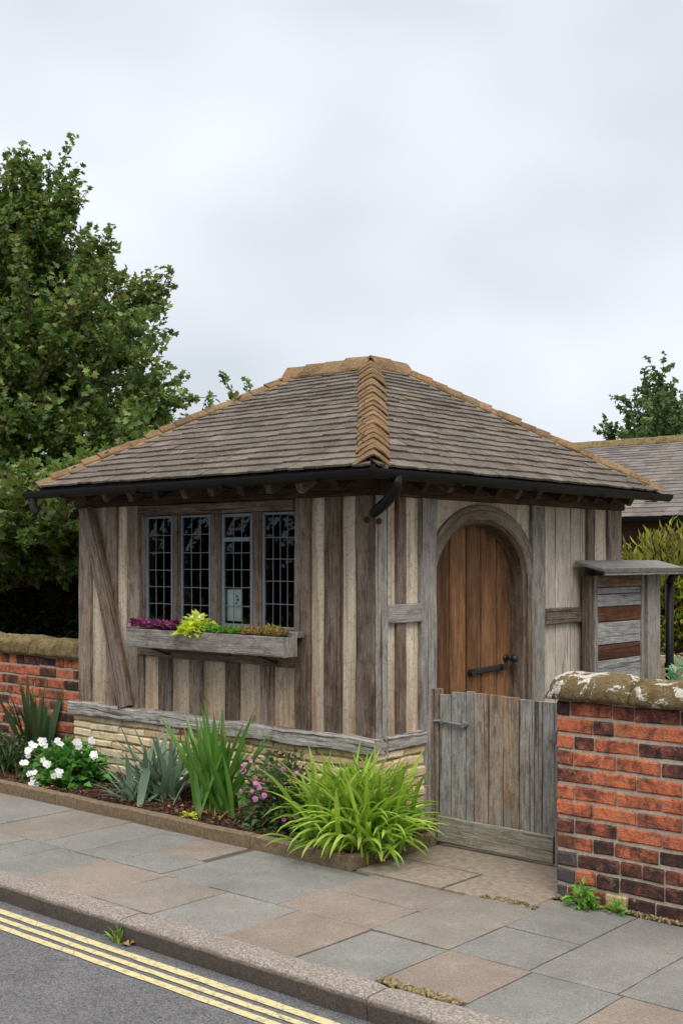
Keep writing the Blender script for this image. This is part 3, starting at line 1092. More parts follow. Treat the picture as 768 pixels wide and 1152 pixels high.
# window: mullioned frame, four leaded lights
W = MB()
box(W, -2.203, -2.15, 0.012, 0.10, 1.192, 1.968, 0.006, 'z', 0.003)
wf = W.build('window', 'oak_dark', B)
for (a, b) in ((-1.86, -1.778), (-1.462, -1.362), (-1.052, -0.968)):
    mb = MB()
    box(mb, a, b, 0.004, 0.11, 1.192, 1.968, 0.016, 'z', 0.004)
    mb.build('mullion', 'oak_dark', wf)
lights = [(-2.148, -1.862, 3, 6), (-1.773, -1.467, 3, 6), (-1.355, -1.057, 3, 6), (-0.963, -0.655, 4, 5)]
for i, (a, b, nc, nr) in enumerate(lights):
    fr = MB()
    z0, z1, y = 1.194, 1.966, 0.030
    w = 0.018 if i != 2 else 0.024
    box(fr, a, a + w, y - .012, y + .012, z0, z1, 0.003)
    box(fr, b - w, b, y - .012, y + .012, z0, z1, 0.003)
    box(fr, a + w, b - w, y - .012, y + .012, z0, z0 + w, 0.003, 'x')
    box(fr, a + w, b - w, y - .012, y + .012, z1 - w, z1, 0.003, 'x')
    if i == 2:
        box(fr, a + w, b - w, y - .014, y + .014, 1.775, 1.805, 0.003, 'x')
    fr.build('light_frame', 'frame_blue', wf)
    cm = MB()
    for c in range(1, nc):
        x = a + w + (b - a - 2 * w) * c / nc + rnd.uniform(-.004, .004)
        tube(cm, [(x + rnd.uniform(-.003, .003), y, z0 + w), (x + rnd.uniform(-.003, .003), y - .002, (z0 + z1) / 2), (x, y, z1 - w)], 0.0034, 6, False)
    for r in range(1, nr):
        z = z0 + w + (z1 - z0 - 2 * w) * r / nr + rnd.uniform(-.004, .004)
        if i == 2 and abs(z - 1.79) < 0.06:
            continue
        tube(cm, [(a + w, y, z), ((a + b) / 2, y - .002, z + rnd.uniform(-.003, .003)), (b - w, y, z + rnd.uniform(-.003, .003))], 0.0034, 6, False)
    cm.build('lead_cames', 'lead', wf)
    gl = MB()
    # small quarries, each set at a slightly different tilt
    for c in range(nc):
        for r in range(nr):
            xa, xb = a + w + (b - a - 2 * w) * c / nc, a + w + (b - a - 2 * w) * (c + 1) / nc
            za, zb = z0 + w + (z1 - z0 - 2 * w) * r / nr, z0 + w + (z1 - z0 - 2 * w) * (r + 1) / nr
            q = [rnd.uniform(-.0028, .0028) for _ in range(4)]
            gl.face(gl.vert((xa, y + q[0], za)), gl.vert((xb, y + q[1], za)), gl.vert((xb, y + q[2], zb)), gl.vert((xa, y + q[3], zb)))
    gl.build('pane', 'glass', wf)

# arched door frame: one moulded arch, thick like a real lining
CY, ZSP = 1.19, 1.50


def arch_ring(ain, bin_, aout, bout, x0, x1, zfoot, seg=36, foot=True):
    mb = MB()
    so = Vector((rnd.uniform(-9, 9), rnd.uniform(-9, 9), 0))
    path = []
    if foot:
        for k in range(10):
            z = zfoot + (ZSP - zfoot) * k / 10
            path.append((-1.0, 0.0, z))
    for k in range(seg + 1):
        t = math.pi * (1 - k / seg)
        path.append((math.cos(t), math.sin(t), None))
    if foot:
        for k in range(9, -1, -1):
            path.append((1.0, 0.0, zfoot + (ZSP - zfoot) * k / 10))
    L = 0
    rings = []
    last = None
    for (cx, sz, z) in path:
        if z is None:
            i = (CY + ain * cx, ZSP + bin_ * sz)
            o = (CY + aout * cx, ZSP + bout * sz)
        else:
            i = (CY + ain * cx, z)
            o = (CY + aout * cx, z)
        if last:
            L += math.hypot(i[0] - last[0], i[1] - last[1])
        last = i
        wv = math.hypot(o[0] - i[0], o[1] - i[1])
        c = 0.012
        di = ((o[0] - i[0]) / wv, (o[1] - i[1]) / wv)
        prof = [(i[0], i[1], x0, 0), (i[0], i[1], x1 - c, 0), (i[0] + di[0] * c, i[1] + di[1] * c, x1, c), (o[0], o[1], x1, wv), (o[0], o[1], x0, wv)]
        rings.append([mb.vert((x, yy, zz), (u + so.x, x + so.y, L)) for (yy, zz, x, u) in prof])
    for a, b in zip(rings, rings[1:]):
        for k in range(5):
            mb.face(a[k], a[(k + 1) % 5], b[(k + 1) % 5], b[k])
    mb.face(*rings[0])
    mb.face(*reversed(rings[-1]))
    return mb


dfm = arch_ring(0.558, 0.425, 0.668, 0.53, -0.15, 0.009, ZSP, 36, False).build('door_arch', 'oak', B)
arch_ring(0.528, 0.40, 0.557, 0.424, -0.15, -0.012, 0.0).build('arch_moulding', 'oak_dark', dfm)
mb = MB()
box(mb, -0.15, 0.012, 1.735, 1.788, -0.02, ZSP + .05, 0.004, 'z', 0.003)
mb.build('jamb', 'oak_dark', dfm)
mb = MB()
box(mb, -0.15, -0.004, 0.634, 0.66, -0.02, ZSP + .02, 0.004, 'z', 0.003)
mb.build('jamb', 'oak_dark', dfm)
# spandrels above the arch
mb = MB()
n = 24
ya, yb = 0.634, 1.788
prev = None
for k in range(n + 1):
    y = ya + (yb - ya) * k / n
    e = max(0.0, 1 - ((y - CY) / 0.61) ** 2)
    zl = ZSP + 0.47 * math.sqrt(e)
    ring = [mb.vert((-0.014, y, zl), foot=0.4), mb.vert((-0.014, y, ZT), foot=0.9), mb.vert((-0.06, y, ZT), foot=0.9), mb.vert((-0.06, y, zl), foot=0.4)]
    if prev:
        for q in range(4):
            mb.face(prev[q], ring[q], ring[(q + 1) % 4], prev[(q + 1) % 4])
    prev = ring
mb.build('spandrel_panel', 'plaster', B)

# door leaf
door = None
bd = [0.655, 0.79, 0.985, 1.18, 1.36, 1.56, 1.735]
door = MB()
box(door, -0.205, -0.166, 0.66, 1.73, 0.02, ZSP + 0.42, 0.003)
dl = door.build('door', 'deck', B)
for i, (a, b) in enumerate(zip(bd, bd[1:])):
    mb = MB()
    ym = (a + b) / 2
    top = ZSP + 0.417 * math.sqrt(max(0.05, 1 - ((ym - CY) / 0.56) ** 2)) + 0.03
    beam(mb, (-0.150 + rnd.uniform(-.002, .002), ym, 0.02), (-0.150, ym, top), b - a - 0.017, 0.03, (0, 1, 0), 0.009, 16, 0.002)
    mb.build('door_plank', 'door_wood_shade_tint' if i < 2 else 'door_wood', dl)
mb = MB()
tube(mb, [(-0.14, 1.655, 0.944), (-0.118, 1.655, 0.944)], [0.026, 0.026], 14)
tube(mb, [(-0.118, 1.655, 0.944), (-0.075, 1.655, 0.944)], [0.011, 0.011], 10)
tube(mb, [(-0.078, 1.655, 0.944), (-0.07, 1.655, 0.944), (-0.055, 1.655, 0.944), (-0.035, 1.655, 0.944), (-0.028, 1.655, 0.944)], [0.014, 0.026, 0.031, 0.024, 0.008], 16)
mb.build('door_knob', 'iron', dl, smooth=True)
mb = MB()
tube(mb, [(-0.13, 1.70, 0.948), (-0.09, 1.73, 0.952), (-0.055, 1.765, 0.955)], 0.009, 8)
tube(mb, [(-0.058, 1.76, 0.955), (-0.045, 1.775, 0.956), (-0.03, 1.785, 0.957)], [0.012, 0.022, 0.012], 12)
mb.build('latch_catch', 'iron', dl)
mb = MB()
beam(mb, (-0.118, 1.19, 0.872), (-0.118, 1.60, 0.885), 0.038, 0.025, (0, 0, 1), 0.008, 6, 0.002)
tube(mb, [(-0.128, 1.205, 0.872), (-0.09, 1.205, 0.872)], 0.024, 12)
tube(mb, [(-0.128, 1.585, 0.884), (-0.09, 1.585, 0.884)], 0.024, 12)
mb.build('pull_bar', 'iron', dl)
mb = MB()
box(mb, -0.2, 0.03, 0.66, 1.73, -0.03, 0.018, 0.008, 'y', 0.004)
mb.build('door_step', 'threshold', B)

# bolts low under the eaves at the corner
for (x, y, z) in ((-0.035, -0.018, 1.895), (0.032, 0.02, 1.885)):
    mb = MB()
    if x < 0:
        tube(mb, [(x, y + .01, z), (x, y - .012, z), (x, y - .02, z)], [0.018, 0.018, 0.01], 10)
    else:
        tube(mb, [(x - .012, y, z), (x + .006, y, z), (x + .014, y, z)], [0.018, 0.018, 0.01], 10)
    mb.build('iron_peg', 'rust', B)

# ---- roof
A_, B_, C_, D_ = Vector((-2.965, -0.33, 2.2)), Vector((0.28, -0.33, 2.2)), Vector((0.28, 3.24, 2.2)), Vector((-2.965, 3.24, 2.2))
E1, E2, E3 = Vector((-1.0, 1.2, 3.075)), Vector((-1.747, 1.2, 3.07)), Vector((-0.985, 1.485, 3.078))
deck = MB()
low = [deck.vert(v - Vector((0, 0, 0.035))) for v in (A_, B_, C_, D_, E1, E2, E3)]
top = [deck.vert(v - Vector((0, 0, 0.004))) for v in (A_, B_, C_, D_, E1, E2, E3)]
for q in ((0, 1, 4, 5), (1, 2, 6, 4), (2, 3, 5), (2, 5, 6), (3, 0, 5), (4, 6, 5)):
    deck.face(*[top[i] for i in q])
    deck.face(*[low[i] for i in reversed(q)])
for i, j in ((0, 1), (1, 2), (2, 3), (3, 0)):
    deck.face(low[i], low[j], top[j], top[i])
roof = deck.build('roof', 'deck', B)


def tiles(mb, poly, p0, p1, ncourse, wmin, wmax, thick, over=0.3, seed=1):
    r = random.Random(seed)
    u = (p1 - p0).normalized()
    nrm = None
    for q in poly:
        w = q - p0
        if (w - u * w.dot(u)).length > 0.3:
            v = (w - u * w.dot(u)).normalized()
            break
    nrm = u.cross(v)
    if nrm.z < 0:
        nrm = -nrm
    pts = [((q - p0).dot(u), (q - p0).dot(v)) for q in poly]
    H = max(b for a, b in pts)

    def span(h):
        xs = []
        for (a, b), (c, d) in zip(pts, pts[1:] + pts[:1]):
            if (b - h) * (d - h) <= 0 and abs(b - d) > 1e-6:
                xs.append(a + (c - a) * (h - b) / (d - b))
        if not xs:
            return None
        return min(xs), max(xs)

    # courses get shorter towards the ridge, as random slating does
    gs = [(1.25 - 0.5 * k / ncourse) * r.uniform(0.88, 1.12) for k in range(ncourse)]
    s = sum(gs)
    h = -0.035
    for g in gs:
        g = g / s * (H + 0.035)
        s0 = span(max(0.0, h + 0.001))
        s1 = span(min(H - 0.001, h + g * 1.55))
        if s0 is None or s1 is None:
            break
        x = s0[0] - r.uniform(0, wmax)
        while x < s0[1]:
            w = r.uniform(wmin, wmax)
            xa, xb = max(x + 0.0008, s0[0]), min(x + w - 0.0008, s0[1])
            xa2, xb2 = max(xa, s1[0]), min(xb, s1[1])
            if xb - xa > 0.015:
                if xb2 - xa2 < 0.01:
                    if xb < s1[0]:
                        xa2, xb2 = xb - 0.004, xb
                    else:
                        xa2, xb2 = xa, xa + 0.004
                th = thick * r.uniform(0.85, 1.15)
                lift = thick * 0.8 + r.uniform(0, 0.003)
                wav = 0.009 * nz3(p0 + u * x + v * h, 1.1, seed)
                jb = r.gauss(0, 0.0035) + wav
                if r.random() < 0.03:
                    jb -= r.uniform(0.008, 0.02)      # a slipped slate
                sk = r.uniform(-0.004, 0.004)
                hb, ht = h + jb, min(H, h + g * 1.55)
                nb = 4
                bot = []
                upv = []
                P = lambda a, b, z: p0 + u * a + v * b + nrm * z
                for k in range(nb + 1):
                    a = xa + (xb - xa) * k / nb
                    hh = hb + sk * (k / nb - .5) + (r.uniform(-0.004, 0.004) if 0 < k < nb else r.uniform(0, .006))
                    zz = lift + r.uniform(-.0015, .0015)
                    bot.append((P(a, hh, zz), P(a, hh + .002, zz + th)))
                tl, tr = P(xa2, ht, 0.001), P(xb2, ht, 0.001)
                tl2, tr2 = P(xa2, ht, 0.001 + th * .5), P(xb2, ht, 0.001 + th * .5)
                lo = [mb.vert(q[0]) for q in bot]
                hi = [mb.vert(q[1]) for q in bot]
                a0, a1, b0, b1 = mb.vert(tl), mb.vert(tr), mb.vert(tl2), mb.vert(tr2)
                for k in range(nb):
                    mb.face(lo[k], lo[k + 1], hi[k + 1], hi[k])
                mb.face(*(hi + [b1, b0]))
                mb.face(lo[0], hi[0], b0, a0)
                mb.face(hi[-1], lo[-1], a1, b1)
            x += w
        h += g


mb = MB()
tiles(mb, [A_, B_, E1, E2], A_, B_, 21, 0.10, 0.24, 0.013, seed=4)
mb.build('slates', 'slate', roof)
mb = MB()
tiles(mb, [B_, C_, E3, E1], B_, C_, 21, 0.10, 0.24, 0.013, seed=8)
mb.build('slates', 'slate', roof)
mb = MB()
tiles(mb, [C_, D_, E2], C_, D_, 16, 0.12, 0.26, 0.012, seed=9)
tiles(mb, [D_, A_, E2], D_, A_, 16, 0.12, 0.26, 0.012, seed=10)
mb.build('slates', 'slate', roof)


def caps(mb, p0, p1, da, db, nrm, n, half, rise, thick=0.016, lift=0.024, flare=1.0, jit=0.004, peak=0.5):
    """overlapping bent tiles laid along p0->p1 (bottom to top); da, db: unit directions down each roof face"""
    ax = (p1 - p0)
    L = ax.length
    ax = ax.normalized()
    for i in range(n):
        t0, t1 = i / n * L - 0.01, min((i + 1.45) / n * L, L + 0.03)
        sections = []
        k0 = 9
        ja, jb, jc = rnd.uniform(-jit, jit), rnd.uniform(-jit, jit), rnd.uniform(-jit, jit)
        hv = half * rnd.uniform(0.95, 1.06)
        for (t, lf, sc) in ((t0, lift, flare), ((t0 + t1) / 2, lift * .5, 1.0), (t1, 0.0, 0.94)):
            c = p0 + ax * t + nrm * (lf + ja) + da * jb
            out, inn = [], []
            for k in range(k0):
                s = -1 + 2 * k / (k0 - 1)
                w = abs(s) ** 1.15 * hv * sc
                arch = rise * (1 - abs(s) ** 2.0)
                d = da if s < 0 else db
                q = c + d * w + nrm * (arch + peak * 0.0) + ax * (-0.012 * (1 - abs(s)) + jc * s)
                out.append(q + nrm * thick)
                inn.append(q)
            sections.append((out, inn))
        vs = [([mb.vert(q) for q in o], [mb.vert(q) for q in n_]) for o, n_ in sections]
        for (o0, n0), (o1, n1) in zip(vs, vs[1:]):
            for k in range(k0 - 1):
                mb.face(o0[k], o0[k + 1], o1[k + 1], o1[k])
                mb.face(n0[k + 1], n0[k], n1[k], n1[k + 1])
            mb.face(n0[0], o0[0], o1[0], n1[0])
            mb.face(o0[-1], n0[-1], n1[-1], o1[-1])
        o0, n0 = vs[0]
        for k in range(k0 - 1):
            mb.face(n0[k], n0[k + 1], o0[k + 1], o0[k])
        o1, n1 = vs[-1]
        for k in range(k0 - 1):
            mb.face(o1[k], o1[k + 1], n1[k + 1], n1[k])


def hipcaps(p0, p1, eava, eavb, n, half, rise, **k):
    ax = (p1 - p0).normalized()
    da = (eava - eava.dot(ax) * ax)
    db = (eavb - eavb.dot(ax) * ax)
    nrm = Vector((0, 0, 1))
    nrm = (nrm - ax * nrm.dot(ax)).normalized()
    # slope directions lying in each roof plane, perpendicular to the hip
    mb = MB()
    caps(mb, p0, p1, da.normalized(), db.normalized(), nrm, n, half, rise, **k)
    return mb


def inplane(hp0, hp1, other):
    ax = (hp1 - hp0).normalized()
    w = other - hp0
    return (w - ax * w.dot(ax)).normalized()


def hip(name, p0, p1, oa, ob, n, half, rise, **k):
    ax = (p1 - p0).normalized()
    nrm = (Vector((0, 0, 1)) - ax * ax.z).normalized()
    mb = MB()
    caps(mb, p0, p1, inplane(p0, p1, oa), inplane(p0, p1, ob), nrm, n, half, rise, **k)
    return mb.build(name, 'terracotta', roof)


up = Vector((0, 0, 0.012))
axh = (E1 - B_).normalized()
hip('hip_tiles', B_ + axh * 0.02 + up, E1 + up, A_, C_, 22, 0.102, 0.032, lift=0.012, flare=1.04, jit=0.005, thick=0.012)
hip('hip_tiles', A_ + up, E2 + up, B_, D_, 17, 0.072, 0.022, lift=0.014, jit=0.010, thick=0.012)
hip('hip_tiles', C_ + up, E3 + up, D_, B_, 18, 0.072, 0.022, lift=0.014, jit=0.010, thick=0.012)
hip('hip_tiles', D_ + up, E2 + up, A_, C_, 14, 0.085, 0.035, lift=0.02, jit=0.006)
fw = Vector((0, -0.86, -0.51)); bk = Vector((0.0, 0.86, -0.51)); rt = Vector((0.81, 0, -0.58)); lf = Vector((-0.81, 0.0, -0.58))
mb = MB()
caps(mb, E2 + Vector((-0.09, 0, 0.02)), E1 + Vector((-0.03, 0, 0.02)), fw, bk, Vector((0, 0, 1)), 4, 0.10, 0.045, lift=0.014, jit=0.004)
mb.build('ridge_tiles', 'terracotta', roof)
mb = MB()
caps(mb, E3 + Vector((-0.0, 0.1, 0.0)), E1 + Vector((0, 0.0, 0.03)), rt, lf, Vector((0, 0, 1)), 2, 0.10, 0.045, lift=0.014)
mb.build('ridge_tiles', 'terracotta', roof)
mb = MB()
for (p0, p1, oa, ob) in ((A_, E2, B_, D_), (C_, E3, D_, B_), (B_, E1, A_, C_)):
    ax = (p1 - p0).normalized()
    for o_ in (oa, ob):
        d = inplane(p0, p1, o_)
        beam(mb, p0 + d * 0.060 + Vector((0, 0, 0.014)), p1 + d * 0.060 + Vector((0, 0, 0.014)), 0.05, 0.02, d, 0.006, 40, 0.010)
mb.build('hip_bedding', 'mortar_pale', roof)

# rafter feet and soffit boards
k = 0
x = -2.86
while x < 0.1:
    mb = MB()
    beam(mb, (x, 0.1, 2.255), (x + rnd.uniform(-.01, .01), -0.2, 2.10 + rnd.uniform(-.006, .006)), 0.055, 0.07, (1, 0, 0), 0.006, 4, 0.003)
    mb.build('rafter_foot', 'rafter_end' if k % 3 != 1 else 'oak_eave', roof)
    x += 0.27 + rnd.uniform(-.03, .03)
    k += 1
y = 0.05
while y < 3.1:
    mb = MB()
    beam(mb, (-0.1, y, 2.255), (0.16, y + rnd.uniform(-.01, .01), 2.105 + rnd.uniform(-.006, .006)), 0.055, 0.07, (0, 1, 0), 0.006, 4, 0.003)
    mb.build('rafter_foot', 'oak_eave' if k % 3 != 1 else 'rafter_end', roof)
    y += 0.27 + rnd.uniform(-.03, .03)
    k += 1
for q in (0.05, 0.25):
    y = 3.2 + q
mb = MB()
box(mb, -2.96, 0.24, -0.335, -0.318, 2.12, 2.168, 0.003, 'x')
box(mb, 0.262, 0.278, -0.335, 3.2, 2.12, 2.168, 0.003, 'y')
mb.build('fascia', 'oak_eave', roof)


# gutter: half-round, one mitred run
def halfpipe(mb, pts, outdirs, r=0.056, th=0.005):
    rings = []
    for p, o in zip(pts, outdirs):
        p = Vector(p); o = Vector(o)
        ring = []
        for k in range(13):
            t = math.pi * k / 12
            ring.append(mb.vert(p + o * (-r * math.cos(t)) + Vector((0, 0, -r * 1.15 * math.sin(t)))))
        for k in range(12, -1, -1):
            t = math.pi * k / 12
            ring.append(mb.vert(p + o * (-(r - th) * math.cos(t)) + Vector((0, 0, -(r - th) * 1.15 * math.sin(t)))))
        rings.append(ring)
    n = len(rings[0])
    for a, b in zip(rings, rings[1:]):
        for k in range(n):
            mb.face(a[k], a[(k + 1) % n], b[(k + 1) % n], b[k])
    mb.face(*reversed(rings[0]))
    mb.face(*rings[-1])


gz = 2.168
mb = MB()
halfpipe(mb, [(-3.02, -0.384, gz - .01), (0.330, -0.384, gz), (0.330, 3.30, gz + .002)], [(0, -1, 0), (1, -1, 0), (1, 0, 0)], 0.047)
gut = mb.build('gutter', 'black_metal', B, smooth=False)
for (p_, o_) in (((-3.024, -0.384, gz - .01), (0, -1, 0)), ((0.330, 3.304, gz + .002), (1, 0, 0))):
    p_ = Vector(p_); o_ = Vector(o_)
    mb = MB()
    c = [mb.vert(p_ + o_ * (-.048 * math.cos(math.pi * q / 12)) + Vector((0, 0, -.056 * math.sin(math.pi * q / 12)))) for q in range(13)]
    mb.face(*c)
    mb.build('gutter_end', 'black_metal', gut)
for x in (-2.6, -1.75, -0.9, -0.1):
    mb = MB()
    box(mb, x, x + .02, -0.436, -0.336, gz - .066, gz - .058, 0.002)
    mb.build('gutter_bracket', 'black_metal', gut)
for y in (0.4, 1.3, 2.2, 3.0):
    mb = MB()
    box(mb, 0.28, 0.382, y, y + .02, gz - .066, gz - .058, 0.002)
    mb.build('gutter_bracket', 'black_metal', gut)
mb = MB()
tube(mb, [(-2.96, -0.384, gz - .05), (-2.96, -0.384, gz - .13), (-2.95, -0.365, gz - .16)], 0.026, 10)
mb.build('gutter_outlet', 'iron', gut)
mb = MB()
tube(mb, [(0.335, -0.20, gz - .03), (0.335, -0.20, gz - .085), (0.315, -0.19, gz - .125), (0.21, -0.13, gz - .175), (0.10, -0.075, gz - .215), (0.045, -0.05, gz - .235)], [0.036, 0.034, 0.034, 0.033, 0.033, 0.03], 12)
mb.build('swan_neck_pipe', 'black_metal', gut, smooth=True)

# notice standing behind the third window light
mb = MB()
box(mb, -1.335, -1.195, 0.050, 0.052, 1.235, 1.45, 0.0005)
nt_ = mb.build('paper_notice', 'paper', loc=(-1.265, 0.051, 1.235))
tag(nt_, 'white paper notice standing inside the third leaded window light', 'notice')
mb = MB()
for (a, b, c, d) in ((-1.245, -1.228, 1.395, 1.41), (-1.238, -1.218, 1.37, 1.388), (-1.25, -1.232, 1.35, 1.362)):
    box(mb, a, b, 0.0485, 0.0492, c, d, 0.0002)
mb.build('printed_picture', 'paper_print', nt_)

# ------------------------------------------------------------------ window box and its plants
wb = empty('window_box', (-1.32, -0.13, 1.04), 'long weathered grey timber window box below the leaded window', 'planter')
mb = MB(); beam(mb, (-2.085, -0.198, 1.101), (-0.553, -0.198, 1.101), 0.128, 0.024, (0, 0, 1), 0.004, 20, 0.003); mb.build('front_board', 'oak_grey', wb)
for x in (-2.073, -0.565):
    mb = MB(); box(mb, x - .012, x + .012, -0.185, -0.08, 1.038, 1.163, 0.003, 'z'); mb.build('end_board', 'oak_grey', wb)
mb = MB(); box(mb, -2.06, -0.578, -0.184, -0.08, 1.040, 1.056, 0.003, 'x'); mb.build('base_board', 'oak_dark', wb)
mb = MB(); box(mb, -2.06, -0.578, -0.098, -0.078, 1.057, 1.15, 0.003, 'x'); mb.build('back_board', 'oak_dark', wb)
mb = MB(); box(mb, -2.058, -0.58, -0.183, -0.1, 1.058, 1.145, 0.003, 'x'); mb.build('compost', 'soil', wb)
for x in (-1.85, -0.8):
    mb = MB(); beam(mb, (x, -0.022, 0.98), (x, -0.17, 1.03), 0.03, 0.012, (1, 0, 0)); mb.build('bracket', 'iron', wb)


def mound(name, mat, c, rx, ry, h, n, L, Wd, label, cat, r, group=None, stemmat='stem', lobed=False, flat=0.5):
    o = MB()
    st = MB()
    c = Vector(c)
    for _ in range(n):
        d = rdir(r)
        d.z = abs(d.z)
        rad = r.uniform(0.45, 1.0)
        p = c + Vector((d.x * rx * rad, d.y * ry * rad, d.z * h * rad))
        od = (Vector((d.x, d.y, d.z * 0.6)) + rdir(r) * 0.7).normalized()
        nn_ = (Vector((0, 0, 1)) + d * flat + rdir(r) * 0.4).normalized()
        s = r.uniform(0.7, 1.25)
        (leaf5 if lobed else leaf)(o, p, od, nn_, L * s, Wd * s)
        if r.random() < 0.18:
            tube(st, [c + Vector((d.x * rx * .15, d.y * ry * .15, 0)), c + (p - c) * 0.5 + Vector((0, 0, .01)), p], 0.0022, 4, False)
    root = empty(name, c, label, cat, group)
    o.build('foliage', mat, root)
    if st.v:
        st.build('stems', stemmat, root)
    return root


rp = random.Random(5)
GB = 'plants in the window box'


def clump_row(name, mat, x0, x1, z, n, L, Wd, label, h, seed, lobed=False):
    r = random.Random(seed)
    o = MB()
    for _ in range(n):
        x = r.uniform(x0, x1)
        y = r.uniform(-0.2, -0.09)
        hh = h * (0.55 + 0.45 * noise.noise(Vector((x * 9, seed, 0)))) * r.uniform(0.3, 1.15)
        d = rdir(r); d.z = abs(d.z) * .8 + .1
        leaf5(o, Vector((x, y, z + hh)), d, (Vector((0, 0, 1)) + rdir(r) * .6).normalized(), L * r.uniform(.7, 1.2), Wd * r.uniform(.7, 1.2)) if lobed else \
            leaf(o, Vector((x, y, z + hh)), d, (Vector((0, 0, 1)) + rdir(r) * .6).normalized(), L * r.uniform(.7, 1.2), Wd * r.uniform(.7, 1.2))
    root = empty(name, ((x0 + x1) / 2, -0.14, z), label, 'plant', GB)
    o.build('foliage', mat, root)
    return root


clump_row('purple_foliage_plant', 'leaf_purple', -2.06, -1.62, 1.16, 560, 0.036, 0.034, 'dark purple leafy plant at the left end of the window box', 0.085, 3)
pr = mound('primrose_plant', 'leaf_primrose', (-1.42, -0.14, 1.14), 0.15, 0.085, 0.13, 170, 0.07, 0.05, 'bright lime yellow plant standing tallest in the window box', 'plant', rp, GB)
for _ in range(6):
    mb = MB()
    p = Vector((-1.42 + rp.uniform(-.06, .12), -0.17 + rp.uniform(-.03, .05), 1.24 + rp.uniform(-.01, .03)))
    f0 = mb.vert(p)
    for k in range(5):
        a = k * 1.2566 + rp.random()
        d = Vector((math.cos(a), math.sin(a) * .6 - .3, .5)).normalized() * .022
        sd_ = Vector((-math.sin(a), math.cos(a) * .6, 0)) * .009
        mb.face(f0, mb.vert(p + d * .6 - sd_), mb.vert(p + d), mb.vert(p + d * .6 + sd_))
    mb.build('flower', 'petal_white', pr)
clump_row('trailing_green_plant', 'leaf_weed', -1.3, -0.98, 1.155, 330, 0.045, 0.018, 'low green plant between the lime plant and the sedum in the window box', 0.06, 7)
clump_row('sedum_plant', 'leaf_sedum', -0.96, -0.6, 1.155, 520, 0.036, 0.014, 'yellow green and rusty sedum at the right end of the window box', 0.08, 8)

# ------------------------------------------------------------------ brick walls


def brickwall(o, x0, x1, yf, thick, zt, rows, ch, mm=0.22, dark_low=True, heads=None, seed=1):
    r = random.Random(seed)
    mb = MB()
    for j in range(rows):
        z = zt - (j + 1) * ch
        x = x0
        first = True
        seq = list(heads[j]) if heads and j < len(heads) else []
        while x < x1:
            if seq:
                L, tone, hue = seq.pop(0)
            else:
                L = mm if r.random() < 0.72 else 0.108
                if first and j % 2:
                    L = 0.108
                lowness = j / rows
                tone = r.choice([0.15, 0.3, 0.45, 0.6, 0.7, 0.8, 0.85])
                if dark_low and lowness > 0.72:
                    tone *= 0.45
                hue = r.random() * 0.78
                if dark_low and lowness > 0.72 and r.random() < .25:
                    hue = 0.86
            first = False
            e = min(x + L, x1)
            if e - x > 0.03:
                f = yf + r.uniform(-0.003, 0.004)
                jz = r.uniform(-.002, .002)
                beam(mb, (x + .0055, f + 0.05, z + ch / 2 + jz), (e - .0055, f + 0.05, z + ch / 2 - jz + r.uniform(-.001, .001)), ch - 0.0125, 0.1, (0, 0, 1), 0.009, max(3, int((e - x) / .022)), 0.0042,
                     at={'tone': tone, 'hue': hue})
                if thick > 0.2:
                    beam(mb, (x + .0055, yf + thick - 0.05, z + ch / 2), (e - .0055, yf + thick - 0.05, z + ch / 2), ch - 0.0125, 0.1, (0, 0, 1), 0.006,
                         at={'tone': tone, 'hue': hue})
            x = e
    mb.build('brickwork', 'brick', o)
    mb = MB()
    box(mb, x0 + .006, x1, yf + .0085, yf + thick - .0085, -0.1, zt - .002, 0.002)
    mb.build('mortar_core', 'mortar', o)


S, Hd = 0.228, 0.113
heads = [
    [(0.075, .1, .1), (S, .62, .1), (Hd, .45, .1), (S, .45, .1)],
    [(0.2, .7, .1), (Hd, .3, .1), (S + .02, .85, .1), (S, .85, .1)],
    [(0.095, .85, .1), (Hd, .3, .1), (S, .62, .1), (S, .25, .1)],
    [(0.095, .5, .1), (S, .66, .1), (S, .75, .1), (S, .3, .1)],
    [(0.2, .4, .1), (S, .7, .1), (S, .62, .1)],
    [(0.1, .8, .1), (S, .66, .1), (S, .7, .1), (S, .75, .1)],
    [(0.2, .65, .1), (S, .9, .1), (S, .6, .1), (S, .7, .1)],
    [(0.1, .35, .1), (S, .42, .1), (S, .8, .1), (S, .85, .1)],
    [(0.2, .5, .1), (Hd, .15, .1), (S, .5, .1), (S, .1, .1)],
    [(0.115, .1, .86), (S, .25, .1), (Hd, .2, .1), (Hd, .35, .1), (S, .35, .1)],
    [(0.105, .1, .86), (Hd, .72, .1), (Hd + .01, .12, .1), (S, .15, .1), (S, .2, .1)],
    [(0.06, .2, .86), (S - .02, .42, .1), (Hd, .5, .97), (Hd + .03, .05, .1), (S, .08, .1)],
]
bw = empty('brick_wall', (3.2, -0.38, 0), 'orange and purple brick wall with rounded lichened coping to the right of the gate', 'wall')
brickwall(bw, 1.57, 5.2, -0.50, 0.225, 0.968, 12, 0.0815, heads=heads, seed=21)
mb = MB()
r = random.Random(4)
for j in range(12):
    z = 0.968 - (j + 1) * 0.0815
    y = -0.27
    while y < 0.12:
        L = 0.215 if (j + int(y * 10)) % 2 else 0.108
        e = min(y + L, 0.14)
        beam(mb, (1.51, y + .005, z + .04), (1.51, e - .005, z + .04), 0.069, 0.12, (0, 0, 1), 0.006, at={'tone': r.uniform(.1, .85), 'hue': .1})
        y = e
mb.build('return_brickwork', 'brick', bw)
mb = MB(); box(mb, 1.456, 1.564, -0.268, 0.136, -0.1, 0.967, 0.002); mb.build('return_core', 'mortar', bw)


